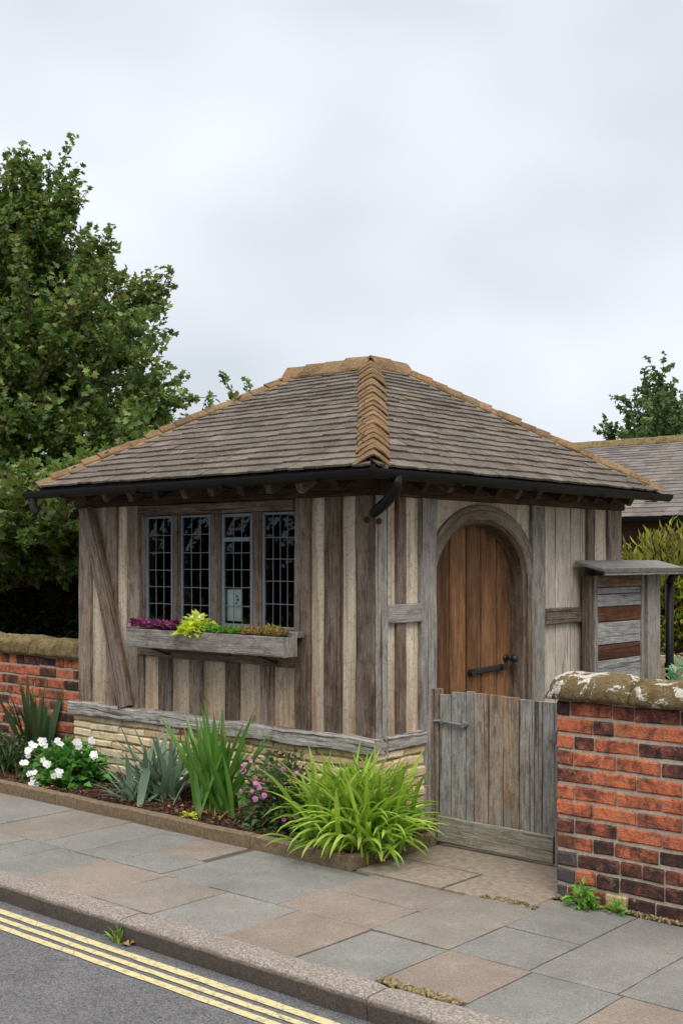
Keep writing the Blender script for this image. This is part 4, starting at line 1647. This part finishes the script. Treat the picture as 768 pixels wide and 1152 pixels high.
def coping_run(o, x0, x1, yc, z0, half, h, mat, step, ribs=0.0, seed=1, slump=0.01):
    r = random.Random(seed)
    x = x0
    first = True
    while x < x1:
        L = step * r.uniform(0.85, 1.2)
        e = min(x + L, x1)
        mb = MB()
        n = max(4, int((e - x) / 0.025))
        sd = r.uniform(0, 99)
        hh, dz = h * r.uniform(0.96, 1.05), r.uniform(-.004, .004)
        rings = []
        for i in range(n + 1):
            xx = x + 0.002 + (e - x - .004) * i / n
            end = min(i, n - i)
            sh = 0.86 if end == 0 else 0.96 if end == 1 else 1.0
            if first and i < 4:
                sh *= (0.78, 0.9, 0.96, 0.99)[i]
            ring = []
            for k in range(19):
                t = math.pi * k / 18
                yy = -math.cos(t) * half
                zz = (math.sin(t) ** 0.72) * hh * 0.78 + hh * 0.22
                q = Vector((xx, yc + yy, z0 + zz))
                j = slump * (nz3(q, 9, sd) + 0.7 * nz3(q, 24, sd))
                if ribs:
                    j += ribs * math.sin(xx * 2 * math.pi / 0.072 + k * 0.22)
                s_ = sh + j / half
                ring.append(mb.vert((xx, yc + yy * (0.5 + 0.5 * s_ if k in (0, 18) else s_), z0 + dz + zz * s_)))
            b0 = mb.vert((xx, yc + half * .98, z0 + .003))
            b1 = mb.vert((xx, yc - half * .98, z0 + .003))
            ring += [b0, b1]
            rings.append(ring)
        m = len(rings[0])
        for a, b in zip(rings, rings[1:]):
            for k in range(m):
                mb.face(a[k], a[(k + 1) % m], b[(k + 1) % m], b[k])
        mb.face(*reversed(rings[0]))
        mb.face(*rings[-1])
        mb.build('coping_stone', mat, o, smooth=True)
        first = False
        x = e


coping_run(bw, 1.525, 5.2, -0.387, 0.969, 0.162, 0.124, 'coping', 0.42, seed=5, slump=0.008)

lw = empty('brick_wall', (-5, 0.26, 0), 'orange brick wall with ribbed mossy coping at the left of the building', 'wall')
brickwall(lw, -7.6, -2.95, 0.15, 0.225, 0.865, 10, 0.0865, dark_low=False, seed=33)
coping_run(lw, -7.6, -2.955, 0.262, 0.866, 0.155, 0.15, 'coping_far', 0.3, ribs=0.006, seed=8, slump=0.012)

# ------------------------------------------------------------------ gate and its posts
gate = empty('timber_gate', (0.88, 0, 0), 'weathered grey boarded gate with an iron latch between building and brick wall', 'gate')
gx = [0.505, 0.588, 0.69, 0.745, 0.842, 0.94, 1.045, 1.142, 1.275]
gtop = [0.872, 0.892, 0.90, 0.896, 0.892, 0.888, 0.884, 0.879]
tones = ['gate_wood'] * 8
for i, (a, b) in enumerate(zip(gx, gx[1:])):
    mb = MB()
    xm = (a + b) / 2
    beam(mb, (xm, rnd.uniform(-.004, .004), 0.015), (xm + rnd.uniform(-.003, .003), rnd.uniform(-.003, .003), gtop[i] + rnd.uniform(-.002, .002)), b - a - 0.005, 0.022, (1, 0, 0), 0.004, 12, 0.003)
    mb.build('board', 'gate_warm' if i in (3, 4, 5) else 'gate_wood', gate)
mb = MB(); beam(mb, (0.51, -0.024, 0.098), (1.272, -0.024, 0.092), 0.15, 0.02, (0, 0, 1), 0.005, 12, 0.003); mb.build('bottom_rail', 'gate_rail', gate)
for z in (0.16, 0.72):
    mb = MB(); box(mb, 0.52, 1.27, 0.012, 0.042, z, z + .1, 0.004, 'x', 0.002); mb.build('back_rail', 'gate_wood', gate)
mb = MB()
tube(mb, [(0.478, -0.028, 0.716), (0.54, -0.03, 0.722), (0.60, -0.032, 0.716), (0.69, -0.034, 0.71)], [0.008, 0.010, 0.009, 0.009], 8)
tube(mb, [(0.692, -0.012, 0.712), (0.692, -0.045, 0.712)], [0.020, 0.016], 12)
tube(mb, [(0.545, -0.012, 0.722), (0.545, -0.04, 0.722)], 0.012, 10)
mb.build('latch', 'latch', gate)
mb = MB()
box(mb, 1.245, 1.30, -0.03, -0.012, 0.685, 0.72, 0.003)
tube(mb, [(1.285, -0.034, 0.67), (1.285, -0.034, 0.735)], 0.009, 8)
mb.build('hinge', 'latch', gate)
mb = MB(); box(mb, 0.448, 0.500, -0.02, 0.04, -0.03, 0.90, 0.006, 'z', 0.004)
tag(mb.build('gate_post', 'oak_dark', loc=(0.475, 0.01, 0)), 'slim dark gate post on the latch side beside the lime grass', 'post', 'posts of the gate')
mb = MB(); box(mb, 1.28, 1.45, -0.03, 0.06, -0.03, 0.885, 0.006, 'z', 0.004)
tag(mb.build('gate_post', 'oak_grey', loc=(1.36, 0.01, 0)), 'grey gate post on the hinge side against the brick wall', 'post', 'posts of the gate')

# ------------------------------------------------------------------ boarded cupboard against the far end of the right wall
cb = empty('timber_cupboard', (0.06, 3.0, 0), 'boarded cupboard of grey and brown planks with slate lid against the door side wall', 'cupboard')
mb = MB()
box(mb, 0.024, 0.095, 2.475, 2.533, 0.0, 1.53, 0.004)
box(mb, 0.024, 0.075, 2.535, 3.16, 0.0, 1.535, 0.004)
box(mb, -0.35, 0.075, 3.162, 3.66, 0.0, 1.535, 0.004)
mb.build('carcass', 'oak_dark', cb)
for (a, b) in ((2.535, 2.585), (3.31, 3.355)):
    mb = MB(); box(mb, 0.02, 0.104, a, b, 0.0, 1.53, 0.004, 'z', 0.003); mb.build('upright', 'oak_grey', cb)
mb = MB(); box(mb, -0.3, 0.112, 3.40, 3.62, 0.0, 1.54, 0.004, 'z', 0.003); mb.build('upright', 'oak_grey', cb)
mb = MB(); box(mb, 0.02, 0.1, 2.587, 3.308, 1.44, 1.535, 0.004, 'y', 0.002); mb.build('head_rail', 'oak_dark', cb)
zs = [(1.385, 1.435, 'g'), (1.285, 1.383, 'g'), (1.17, 1.283, 'b'), (0.99, 1.168, 'g'), (0.875, 0.988, 'b'), (0.70, 0.873, 'g'), (0.5, 0.698, 'g'), (0.3, 0.498, 'b'), (0.05, 0.298, 'g')]
for (a, b, c) in zs:
    mb = MB()
    box(mb, 0.072, 0.09 + rnd.uniform(-.003, .003), 2.588, 3.307, a + .003, b - .003, 0.003, 'y', 0.003)
    mb.build('board', 'cab_grey' if c == 'g' else 'cab_brown', cb)
mb = MB()
beam(mb, (0.02, 3.06, 1.632), (0.275, 3.06, 1.572), 1.36, 0.032, (0, 1, 0), 0.008, 6, 0.004)
mb.build('lid', 'slate_slab', cb)
mb = MB()
beam(mb, (0.255, 2.40, 1.548), (0.255, 3.72, 1.548), 0.03, 0.02, (0, 0, 1), 0.003)
mb.build('lid_batten', 'oak_grey', cb)

mb = MB()
tube(mb, [(0.15, 3.71, 0.0), (0.15, 3.71, 1.45)], 0.034, 12)
dp = mb.build('downpipe', 'black_metal', loc=(0.15, 3.71, 0), smooth=True)
tag(dp, 'black downpipe rising beside the boarded cupboard at the right edge', 'pipe')
mb = MB()
tube(mb, [(0.15, 3.71, 1.44), (0.152, 3.72, 1.50), (0.20, 3.78, 1.56), (0.32, 3.95, 1.60), (0.5, 4.2, 1.64), (0.75, 4.55, 1.66)], 0.032, 12)
mb.build('pipe_elbow', 'black_metal', dp, smooth=True)
mb = MB(); tube(mb, [(0.15, 3.71, 0.75), (0.15, 3.71, 0.79)], 0.042, 12); mb.build('pipe_collar', 'black_metal', dp)

# ------------------------------------------------------------------ behind on the right: far house, stone wall, shrubs
fh = empty('slate_roofed_house', (-4, 12.5, 0), 'long low house with grey slate roof behind the right of the building', 'house')
mb = MB(); box(mb, -12, 8, 10.35, 15.0, -0.1, 2.25, 0.004); mb.build('wall', 'dark_wall', fh)
FA, FB = Vector((-12.3, 10.0, 2.27)), Vector((8.3, 10.0, 2.27))
FC, FD = Vector((8.3, 12.7, 3.60)), Vector((-12.3, 12.7, 3.60))
FE, FF = Vector((-12.3, 15.4, 2.27)), Vector((8.3, 15.4, 2.27))
mb = MB()
ids = [mb.vert(v) for v in (FA, FB, FC, FD, FE, FF)]
mb.face(0, 1, 2, 3); mb.face(3, 2, 5, 4)
mb.face(0, 3, 4); mb.face(1, 5, 2)
fr = mb.build('roof', 'deck', fh)
mb = MB()
FL, FR = Vector((-8.0, 10.0, 2.275)), Vector((2.0, 10.0, 2.275))
tiles(mb, [FL, FR, Vector((2.0, 12.7, 3.605)), Vector((-8.0, 12.7, 3.605))], FL, FR, 24, 0.16, 0.3, 0.01, seed=3)
mb.build('slates', 'slate_far', fr)
mb = MB()
caps(mb, Vector((-8, 12.7, 3.61)), Vector((2, 12.7, 3.61)), Vector((0, -.9, -.44)), Vector((0, .9, -.44)), Vector((0, 0, 1)), 30, 0.13, 0.06, lift=0.01)
mb.build('ridge_tiles', 'coping_far', fr)
mb = MB(); halfpipe(mb, [(-12, 9.94, 2.25), (8, 9.94, 2.25)], [(0, -1, 0), (0, -1, 0)], 0.07); mb.build('gutter', 'black_metal', fh)

sw = empty('stone_wall', (-0.4, 6.4, 0), 'low pale stone wall behind the downpipe at the right edge', 'wall')
courses(-2.6, 4.0, 0.0, 1.16, 'x', -1, 6.35, 9, 0.3).build('stonework', 'stone', sw)
mb = MB(); box(mb, -2.6, 4.0, 6.4, 6.6, 0, 1.13); mb.build('joint_bed', 'mortar_tan', sw)


def spiky_bush(name, c, rx, rz, n, L, Wd, mat, label, seed):
    r = random.Random(seed)
    c = Vector(c)
    o = MB()
    st = MB()
    for _ in range(n // 16):
        d = rdir(r)
        d.z = abs(d.z) * 0.9 + 0.05
        tip = c + Vector((d.x * rx, d.y * rx, d.z * rz)) * r.uniform(0.55, 1.05)
        start = c + (tip - c) * 0.15
        mid = (start + tip) / 2 + Vector((0, 0, 0.1 * rz))
        tube(st, [start, mid, tip], [0.012, 0.008, 0.003], 5, False)
        gd = (tip - mid).normalized()
        for _k in range(16):
            t = r.uniform(0.25, 1.0)
            p = (mid + (tip - mid) * (2 * t - 1)) if t > 0.5 else start + (mid - start) * 2 * t
            dd = (gd + rdir(r) * 0.9 + Vector((0, 0, .35))).normalized()
            leaf(o, p + rdir(r) * 0.05, dd, rdir(r), L * r.uniform(.6, 1.25), Wd * r.uniform(.7, 1.2), 0.15)
    root = empty(name, (c.x, c.y, 0), label, 'shrub')
    st.build('branches', 'bark', root)
    o.build('foliage', mat, root)
    return root


spiky_bush('shrub', (-0.55, 5.2, 0.75), 0.85, 1.3, 13000, 0.13, 0.034, 'leaf_bush', 'yellow green feathery shrub below the far slate roof at the right edge', 2)
mound('low_plant', 'leaf_jade', (1.36, 1.7, 0.66), 0.34, 0.3, 0.36, 620, 0.07, 0.04, 'pale jade leafy plant showing over the brick wall at the right edge', 'plant', random.Random(6))

# ------------------------------------------------------------------ trees


def env_tree(name, base, trunk_h, trunk_r, ends, label, leafL, leafW, mat, per_twig, twigs, seed, group=None, twl=0.5, lob=True):
    r = random.Random(seed)
    base = Vector(base)
    wd_ = MB()
    lv = MB()
    top = base + Vector((0, 0, trunk_h))
    tube(wd_, [base - Vector((0, 0, .1)), base + Vector((0.03, .02, trunk_h * .3)), base + Vector((-.04, .05, trunk_h * .65)), top],
         [trunk_r * 1.25, trunk_r, trunk_r * .75, trunk_r * .45], 10)
    br = MB()
    for e in ends:
        e = Vector(e)
        hgt = min(max((e.z - base.z) * r.uniform(0.3, 0.55), trunk_h * .2), trunk_h * 0.97)
        s = base + Vector((0, 0, hgt))
        m1 = s.lerp(e, 0.35) + Vector((0, 0, 0.12)) + rdir(r) * 0.15
        m2 = s.lerp(e, 0.7) + Vector((0, 0, 0.08)) + rdir(r) * 0.15
        pts = [s, m1, m2, e]
        r0 = trunk_r * r.uniform(0.16, 0.3)
        tube(br, pts, [r0, r0 * .7, r0 * .4, 0.006], 6, False)

        def along(t):
            t *= 3
            i = min(2, int(t))
            return pts[i].lerp(pts[i + 1], t - i)
        for k in range(twigs):
            t = r.uniform(0.38, 1.0) if k else 1.0
            p = along(t)
            out = (e - s).normalized()
            d = (out * 0.55 + rdir(r) * 0.75 + Vector((0, 0, 0.4))).normalized()
            tl = twl * r.uniform(0.5, 1.2)
            q = p + d * tl
            tube(br, [p, p.lerp(q, .5) + rdir(r) * .03, q], [0.009, 0.006, 0.003], 4, False)
            for _ in range(per_twig):
                tt = r.uniform(0.1, 1.05)
                c = p.lerp(q, tt) + rdir(r) * 0.05
                ld_ = (rdir(r) + d * 0.5 + Vector((0, 0, -0.1))).normalized()
                nn_ = (Vector((0, 0, 1)) + rdir(r) * 0.8).normalized()
                sc = r.uniform(0.6, 1.2)
                (leaf5 if lob else leaf)(lv, c, ld_, nn_, leafL * sc, leafW * sc)
    root = empty(name, base, label, 'tree', group)
    tr = wd_.build('trunk', 'bark', root, smooth=True)
    br.build('limbs', 'bark', tr)
    lv.build('crown', mat, root)
    return root


r7 = random.Random(17)
ends = []
base = Vector((-9.7, 3.9, 0))
while len(ends) < 215:
    # crown envelope: broad skirt, narrowing steadily upwards with an uneven outline
    z = r7.uniform(1.7, 6.9) if r7.random() < 0.75 else r7.uniform(1.7, 3.6)
    rad = min(4.0, 4.0 - (z - 3.0) * 0.86)
    if z < 2.1:
        rad *= 0.9
    a = r7.uniform(0, 2 * math.pi)
    rr = rad * (0.70 + 0.34 * r7.random()) * (1 + 0.10 * math.sin(3 * a + z * 2))
    if r7.random() < 0.3:
        rr *= r7.uniform(0.4, 0.9)
    e = base + Vector((math.cos(a) * rr, math.sin(a) * rr, z))
    # the side towards the street is what is seen; thin the far side
    if (e - base).dot(Vector((0.6, -0.75, 0))) < -1.0 and r7.random() < 0.7:
        continue
    if e.y < 0.75 or e.x > -6.0 and e.z > 2.0:
        continue
    ends.append(e)
for _ in range(34):
    ends.append(Vector((r7.uniform(-7.0, -3.8), r7.uniform(1.0, 2.1), r7.uniform(1.85, 2.4))))
for e_ in ((-6.4, 4.0, 3.6), (-6.3, 3.4, 2.9), (-6.3, 3.7, 3.5), (-6.2, 3.4, 2.9), (-6.5, 3.6, 4.0), (-6.8, 3.6, 4.5), (-7.2, 3.4, 5.1)):
    ends.append(Vector(e_))
env_tree('maple_tree', base, 5.6, 0.24, ends, 'big bushy green tree rising behind the left brick wall', 0.088, 0.088, 'leaf_tree', 26, 21, 3, 'trees behind the building', 0.55)

# dark hedge under that tree
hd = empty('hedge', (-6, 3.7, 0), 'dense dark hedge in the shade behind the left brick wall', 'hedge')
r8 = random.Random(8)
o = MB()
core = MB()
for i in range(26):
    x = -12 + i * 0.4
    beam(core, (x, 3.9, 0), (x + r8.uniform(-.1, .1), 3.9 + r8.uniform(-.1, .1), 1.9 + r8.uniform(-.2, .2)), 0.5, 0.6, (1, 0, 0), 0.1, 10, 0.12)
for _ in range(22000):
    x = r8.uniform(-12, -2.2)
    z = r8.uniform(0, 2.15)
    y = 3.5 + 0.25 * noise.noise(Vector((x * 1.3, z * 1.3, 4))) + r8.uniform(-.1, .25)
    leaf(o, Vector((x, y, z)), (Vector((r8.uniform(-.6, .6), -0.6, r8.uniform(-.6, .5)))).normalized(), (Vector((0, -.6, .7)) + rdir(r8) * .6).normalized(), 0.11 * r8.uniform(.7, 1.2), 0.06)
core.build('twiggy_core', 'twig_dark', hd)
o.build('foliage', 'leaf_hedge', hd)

r9 = random.Random(23)
ends = []
fb = Vector((-13.1, 34.0, -0.5))
while len(ends) < 70:
    d = rdir(r9)
    if d.z < -0.5:
        continue
    rr = r9.uniform(0.7, 1.05)
    ends.append(fb + Vector((d.x * 3.2 * rr, d.y * 3.0 * rr, 6.2 + d.z * 2.6 * rr)))
env_tree('distant_tree', fb, 7.0, 0.3, ends, 'distant tree rising above the far slate roof on the right', 0.17, 0.15, 'leaf_far', 34, 22, 5, 'trees behind the building', 0.9, False)

# ------------------------------------------------------------------ flower bed plants
rb = random.Random(41)


def strap_plant(name, c, n, L, Wd, mat, label, elev, droop, spread=0.05, seed=0, cat='plant', wid=None, segs=7, azr=None, base_sq=1.0):
    r = random.Random(seed)
    o = MB()
    c = Vector(c)
    for i in range(n):
        az = r.uniform(*(azr or (0, 2 * math.pi)))
        q = c + Vector((r.gauss(0, spread), r.gauss(0, spread * base_sq), 0))
        blade(o, q, az, r.uniform(*elev), L * r.uniform(0.62, 1.08), Wd * r.uniform(0.8, 1.2), r.uniform(*droop), segs, r.uniform(-.4, .4), wid=wid)
    root = empty(name, c, label, cat)
    o.build('leaves', mat, root)
    cr = MB()
    for k in range(max(4, n // 8)):
        a = r.uniform(0, 6.28)
        q = c + Vector((math.cos(a) * spread, math.sin(a) * spread * base_sq, 0))
        tube(cr, [q - Vector((0, 0, .04)), q + Vector((0, 0, 0.05))], [0.012, 0.007], 6)
    cr.build('crown_base', 'stem', root)
    return root


strap_plant('phormium', (-3.42, -0.08, 0.04), 30, 0.72, 0.058, 'leaf_phormium', 'dark green sword leaved plant against the left brick wall', (0.95, 1.5), (-0.05, 0.35), 0.06, 3)
strap_plant('fern_clump', (-3.25, -0.46, 0.04), 120, 0.36, 0.012, 'leaf_dark', 'dark fine leaved clump at the left end of the flower bed', (0.5, 1.3), (0.6, 1.8), 0.08, 5)
mound('dark_groundcover', 'leaf_dark', (-3.45, -0.30, 0.05), 0.42, 0.22, 0.26, 700, 0.05, 0.03, 'dark low groundcover below the sword leaved plant', 'plant', random.Random(3))


def flower(mb, p, face, size, r, n=5):
    face = face.normalized()
    u = face.orthogonal().normalized()
    w = face.cross(u)
    a0 = r.random() * 6.28
    for k in range(n):
        a = a0 + k * 2 * math.pi / n
        d = u * math.cos(a) + w * math.sin(a)
        s = d.cross(face).normalized()
        c = mb.vert(p)
        l_ = mb.vert(p + d * size * .55 - s * size * .42 + face * size * .1)
        t = mb.vert(p + d * size + face * size * .04)
        rr = mb.vert(p + d * size * .55 + s * size * .42 + face * size * .1)
        l2 = mb.vert(p + d * size * .9 - s * size * .28 + face * size * .1)
        r2 = mb.vert(p + d * size * .9 + s * size * .28 + face * size * .1)
        mb.face(c, l2, l_); mb.face(c, t, l2); mb.face(c, r2, t); mb.face(c, rr, r2)


wf_ = mound('white_flowering_plant', 'leaf_green', (-2.52, -0.40, 0.03), 0.40, 0.24, 0.30, 700, 0.075, 0.06, 'leafy plant covered in clusters of white flowers', 'plant', random.Random(14))
r = random.Random(77)
camd = Vector((0.7, -0.6, 0.35))
cl = [(-2.93, 0.15, 5), (-2.88, 0.25, 4), (-2.76, 0.30, 4), (-2.66, 0.17, 6), (-2.56, 0.11, 6), (-2.5, 0.31, 5), (-2.40, 0.23, 6), (-2.62, 0.31, 4), (-2.80, 0.08, 3), (-2.76, 0.02, 4), (-2.46, 0.33, 3), (-2.92, 0.21, 3)]
for (x, z, nf) in cl:
    x = -2.56 + (x + 2.66) * 1.15 + 0.11
    f = max(0.0, 1 - ((x + 2.52) / 0.45) ** 2)
    y = -0.40 - 0.24 * math.sqrt(max(0, f - (z / 0.33) ** 2 * .6)) - 0.01
    mb = MB()
    eye = MB()
    for _ in range(nf):
        p = Vector((x + r.uniform(-.026, .026), y + r.uniform(-.016, .016), 0.05 + z + r.uniform(-.024, .024)))
        fd = camd + rdir(r) * .5
        flower(mb, p, fd, 0.0235, r)
        tube(eye, [p, p + fd.normalized() * 0.006], 0.003, 6)
    fl_ = mb.build('flower_cluster', 'petal_white', wf_)
    eye.build('flower_eyes', 'petal_eye', fl_)

strap_plant('blue_iris_clump', (-1.52, -0.40, 0.05), 52, 0.56, 0.052, 'leaf_blue', 'blue green sword leaved clump between the white flowers and the green clump', (0.5, 1.45), (0.1, 1.0), 0.085, 9)
strap_plant('pale_grass_tuft', (-1.66, -0.53, 0.05), 40, 0.36, 0.014, 'leaf_blue', 'thin pale arching tuft at the front left of the blue green clump', (0.25, 1.1), (0.3, 1.2), 0.04, 19)
strap_plant('green_iris_clump', (-0.97, -0.42, 0.05), 44, 0.70, 0.052, 'leaf_iris', 'tall bright green sword leaved clump in the middle of the flower bed', (1.0, 1.52), (-0.05, 0.35), 0.075, 10)

rs = mound('pink_flowering_shrub', 'leaf_rose', (-0.34, -0.42, 0.04), 0.32, 0.22, 0.47, 1200, 0.05, 0.034, 'small bushy shrub with pink and mauve flowers', 'plant', random.Random(31))
r = random.Random(78)
for (x, z, s) in ((-0.66, .30, 1), (-0.38, .28, 1.1), (-0.30, .22, 1.1), (-0.37, .2, 1.2), (-0.40, .24, .8), (-0.2, .38, .9), (-0.13, .36, .9), (-0.08, .35, 1),
                  (-0.1, .12, 1.), (-0.16, .10, .9), (-0.45, .40, .7), (-0.55, .36, .6), (-0.34, .26, .8), (-0.52, .22, .6)):
    y = -0.44 - 0.2 * math.sqrt(max(0, 1 - ((x + .36) / .34) ** 2 - (z / .6) ** 2))
    p = Vector((x, y - .015, 0.05 + z))
    mb = MB()
    for k in range(2):
        flower(mb, p + rdir(r) * .006, camd + rdir(r) * .4, 0.0155 * s, r, 7)
        flower(mb, p + camd.normalized() * 0.006 + rdir(r) * .005, camd + rdir(r) * .6, 0.0105 * s, r, 6)
    mb.build('flower', 'petal_pink', rs)

# fountain of lime grass
r = random.Random(90)
o = MB()
lc = Vector((0.29, -0.50, 0.05))
for i in range(560):
    az = r.uniform(0, 2 * math.pi)
    q = lc + Vector((r.gauss(0, .11), r.gauss(0, .09), 0))
    k = r.random()
    if k < 0.38:
        el, L, dr = r.uniform(1.05, 1.5), r.uniform(.44, .60), r.uniform(.4, 1.4)
    elif k < .75:
        el, L, dr = r.uniform(.75, 1.25), r.uniform(.38, .54), r.uniform(1.3, 2.4)
    else:
        el, L, dr = r.uniform(.4, .95), r.uniform(.28, .44), r.uniform(1.2, 2.2)
    blade(o, q, az, el, L, r.uniform(.025, .039), dr, 8, r.uniform(-.6, .6), wid=lambda t: (0.5 + 1.2 * t if t < .4 else 0.98 * (1 - ((t - .4) / .6) ** 2.2) + .02), vee=.35)
lg = empty('lime_grass_clump', lc, 'large fountain of lime yellow strap leaves beside the gate', 'plant')
o.build('leaves', 'leaf_lime', lg)
mb = MB()
for _ in range(14):
    a = r.uniform(0, 6.28)
    q = lc + Vector((math.cos(a) * .08, math.sin(a) * .08, -.04))
    tube(mb, [q, q + Vector((0, 0, .09))], [.013, .008], 6)
mb.build('crown_base', 'stem', lg)

mb = MB()
r = random.Random(61)
for _ in range(110):
    x, y = r.choice(((r.uniform(-4, .4), r.uniform(-.68, -.3)), (r.gauss(.3, .22), r.gauss(-.66, .06)), (r.gauss(-.95, .2), r.gauss(-.55, .06)), (r.gauss(-2.2, .3), r.gauss(-.6, .05))))
    d = Vector((r.uniform(-1, 1), r.uniform(-1, 1), r.uniform(-.1, .25)))
    leaf(mb, Vector((x, max(-.7, min(-.1, y)), r.uniform(.06, .085))), d, Vector((r.uniform(-.3, .3), r.uniform(-.3, .3), 1)), r.uniform(.025, .06), r.uniform(.008, .026), .2)
tag(mb.build('leaf_litter', 'dry'), 'small dry brown leaves scattered over the flower bed', 'leaf litter', kind='stuff')

# weeds
mound('wall_weed', 'leaf_weed', (1.76, -0.58, 0.0), 0.068, 0.06, 0.11, 95, 0.045, 0.022, 'bright green weed tuft at the foot of the brick wall corner', 'weed', random.Random(52))
mound('wall_weed', 'leaf_weed', (1.93, -0.56, 0.0), 0.045, 0.035, 0.05, 30, 0.04, 0.02, 'tiny weed seedling right of the bigger tuft by the brick wall', 'weed', random.Random(53))
strap_plant('kerb_weed', (0.255, -2.15, -0.10), 14, 0.10, 0.012, 'leaf_weed', 'small green weed growing at the foot of the kerb', (0.5, 1.5), (0.2, 0.9), 0.012, 54, 'weed')
mound('yellow_seedling', 'leaf_primrose', (-0.97, -0.63, 0.045), 0.07, 0.04, 0.04, 46, 0.035, 0.022, 'small yellow green seedling at the edging below the tall green clump', 'plant', random.Random(55))
mb = MB()
leaf(mb, Vector((0.30, -2.155, -0.094)), Vector((1, -.2, .15)), Vector((0, -.2, 1)), 0.06, 0.04, .3)
leaf(mb, Vector((0.34, -2.15, -0.092)), Vector((.6, .5, .3)), Vector((0, -.2, 1)), 0.04, 0.03, .3)
tag(mb.build('fallen_leaf', 'dry', loc=(0.3, -2.15, -0.1)), 'orange brown fallen leaf on the road beside the kerb weed', 'leaf')
for i, (x, y, a, lb) in enumerate(((-0.80, -0.56, 2.4, 'thin dry twig left of the others below the tall green clump'), (-0.72, -0.6, 1.9, 'thin dry twig right of the other on the mulch below the tall green clump'))):
    mb = MB()
    d = Vector((math.cos(a), math.sin(a), .12))
    p = Vector((x, y, .07))
    tube(mb, [p, p + d * .09 + Vector((0, 0, .01)), p + d * .19], [.005, .004, .003], 6)
    tag(mb.build('dry_twig', 'dry', loc=(x, y, .05)), lb, 'twig', 'dry twigs on the bed')

# ------------------------------------------------------------------ across the street, out of view: hedge added to darken the pane reflections
oh = empty('reflection_hedge', (-14, -15, 0), 'tall dark hedge across the street, out of view, added to darken the leaded panes', 'hedge')
r = random.Random(12)
o = MB()
core = MB()
for i in range(60):
    x = -46 + i * 1.1
    beam(core, (x, -15.6, -.1), (x + r.uniform(-.3, .3), -15.6 + r.uniform(-.3, .3), 2.6 + 2.2 * noise.noise(Vector((x * .45, 1, 2)))), 1.25, 1.4, (1, 0, 0), 0.2, 10, 0.25)
for _ in range(26000):
    x = r.uniform(-46, 20)
    z = r.uniform(0, 2.9 + 2.4 * noise.noise(Vector((x * .45, 1, 2))))
    leaf(o, Vector((x, -14.75 + r.uniform(-.25, .3), z)), (Vector((r.uniform(-.6, .6), .6, r.uniform(-.6, .5)))).normalized(), (Vector((0, .6, .7)) + rdir(r) * .6).normalized(), 0.22, 0.13)
core.build('twiggy_core', 'twig_dark', oh)
o.build('foliage', 'leaf_dark', oh)
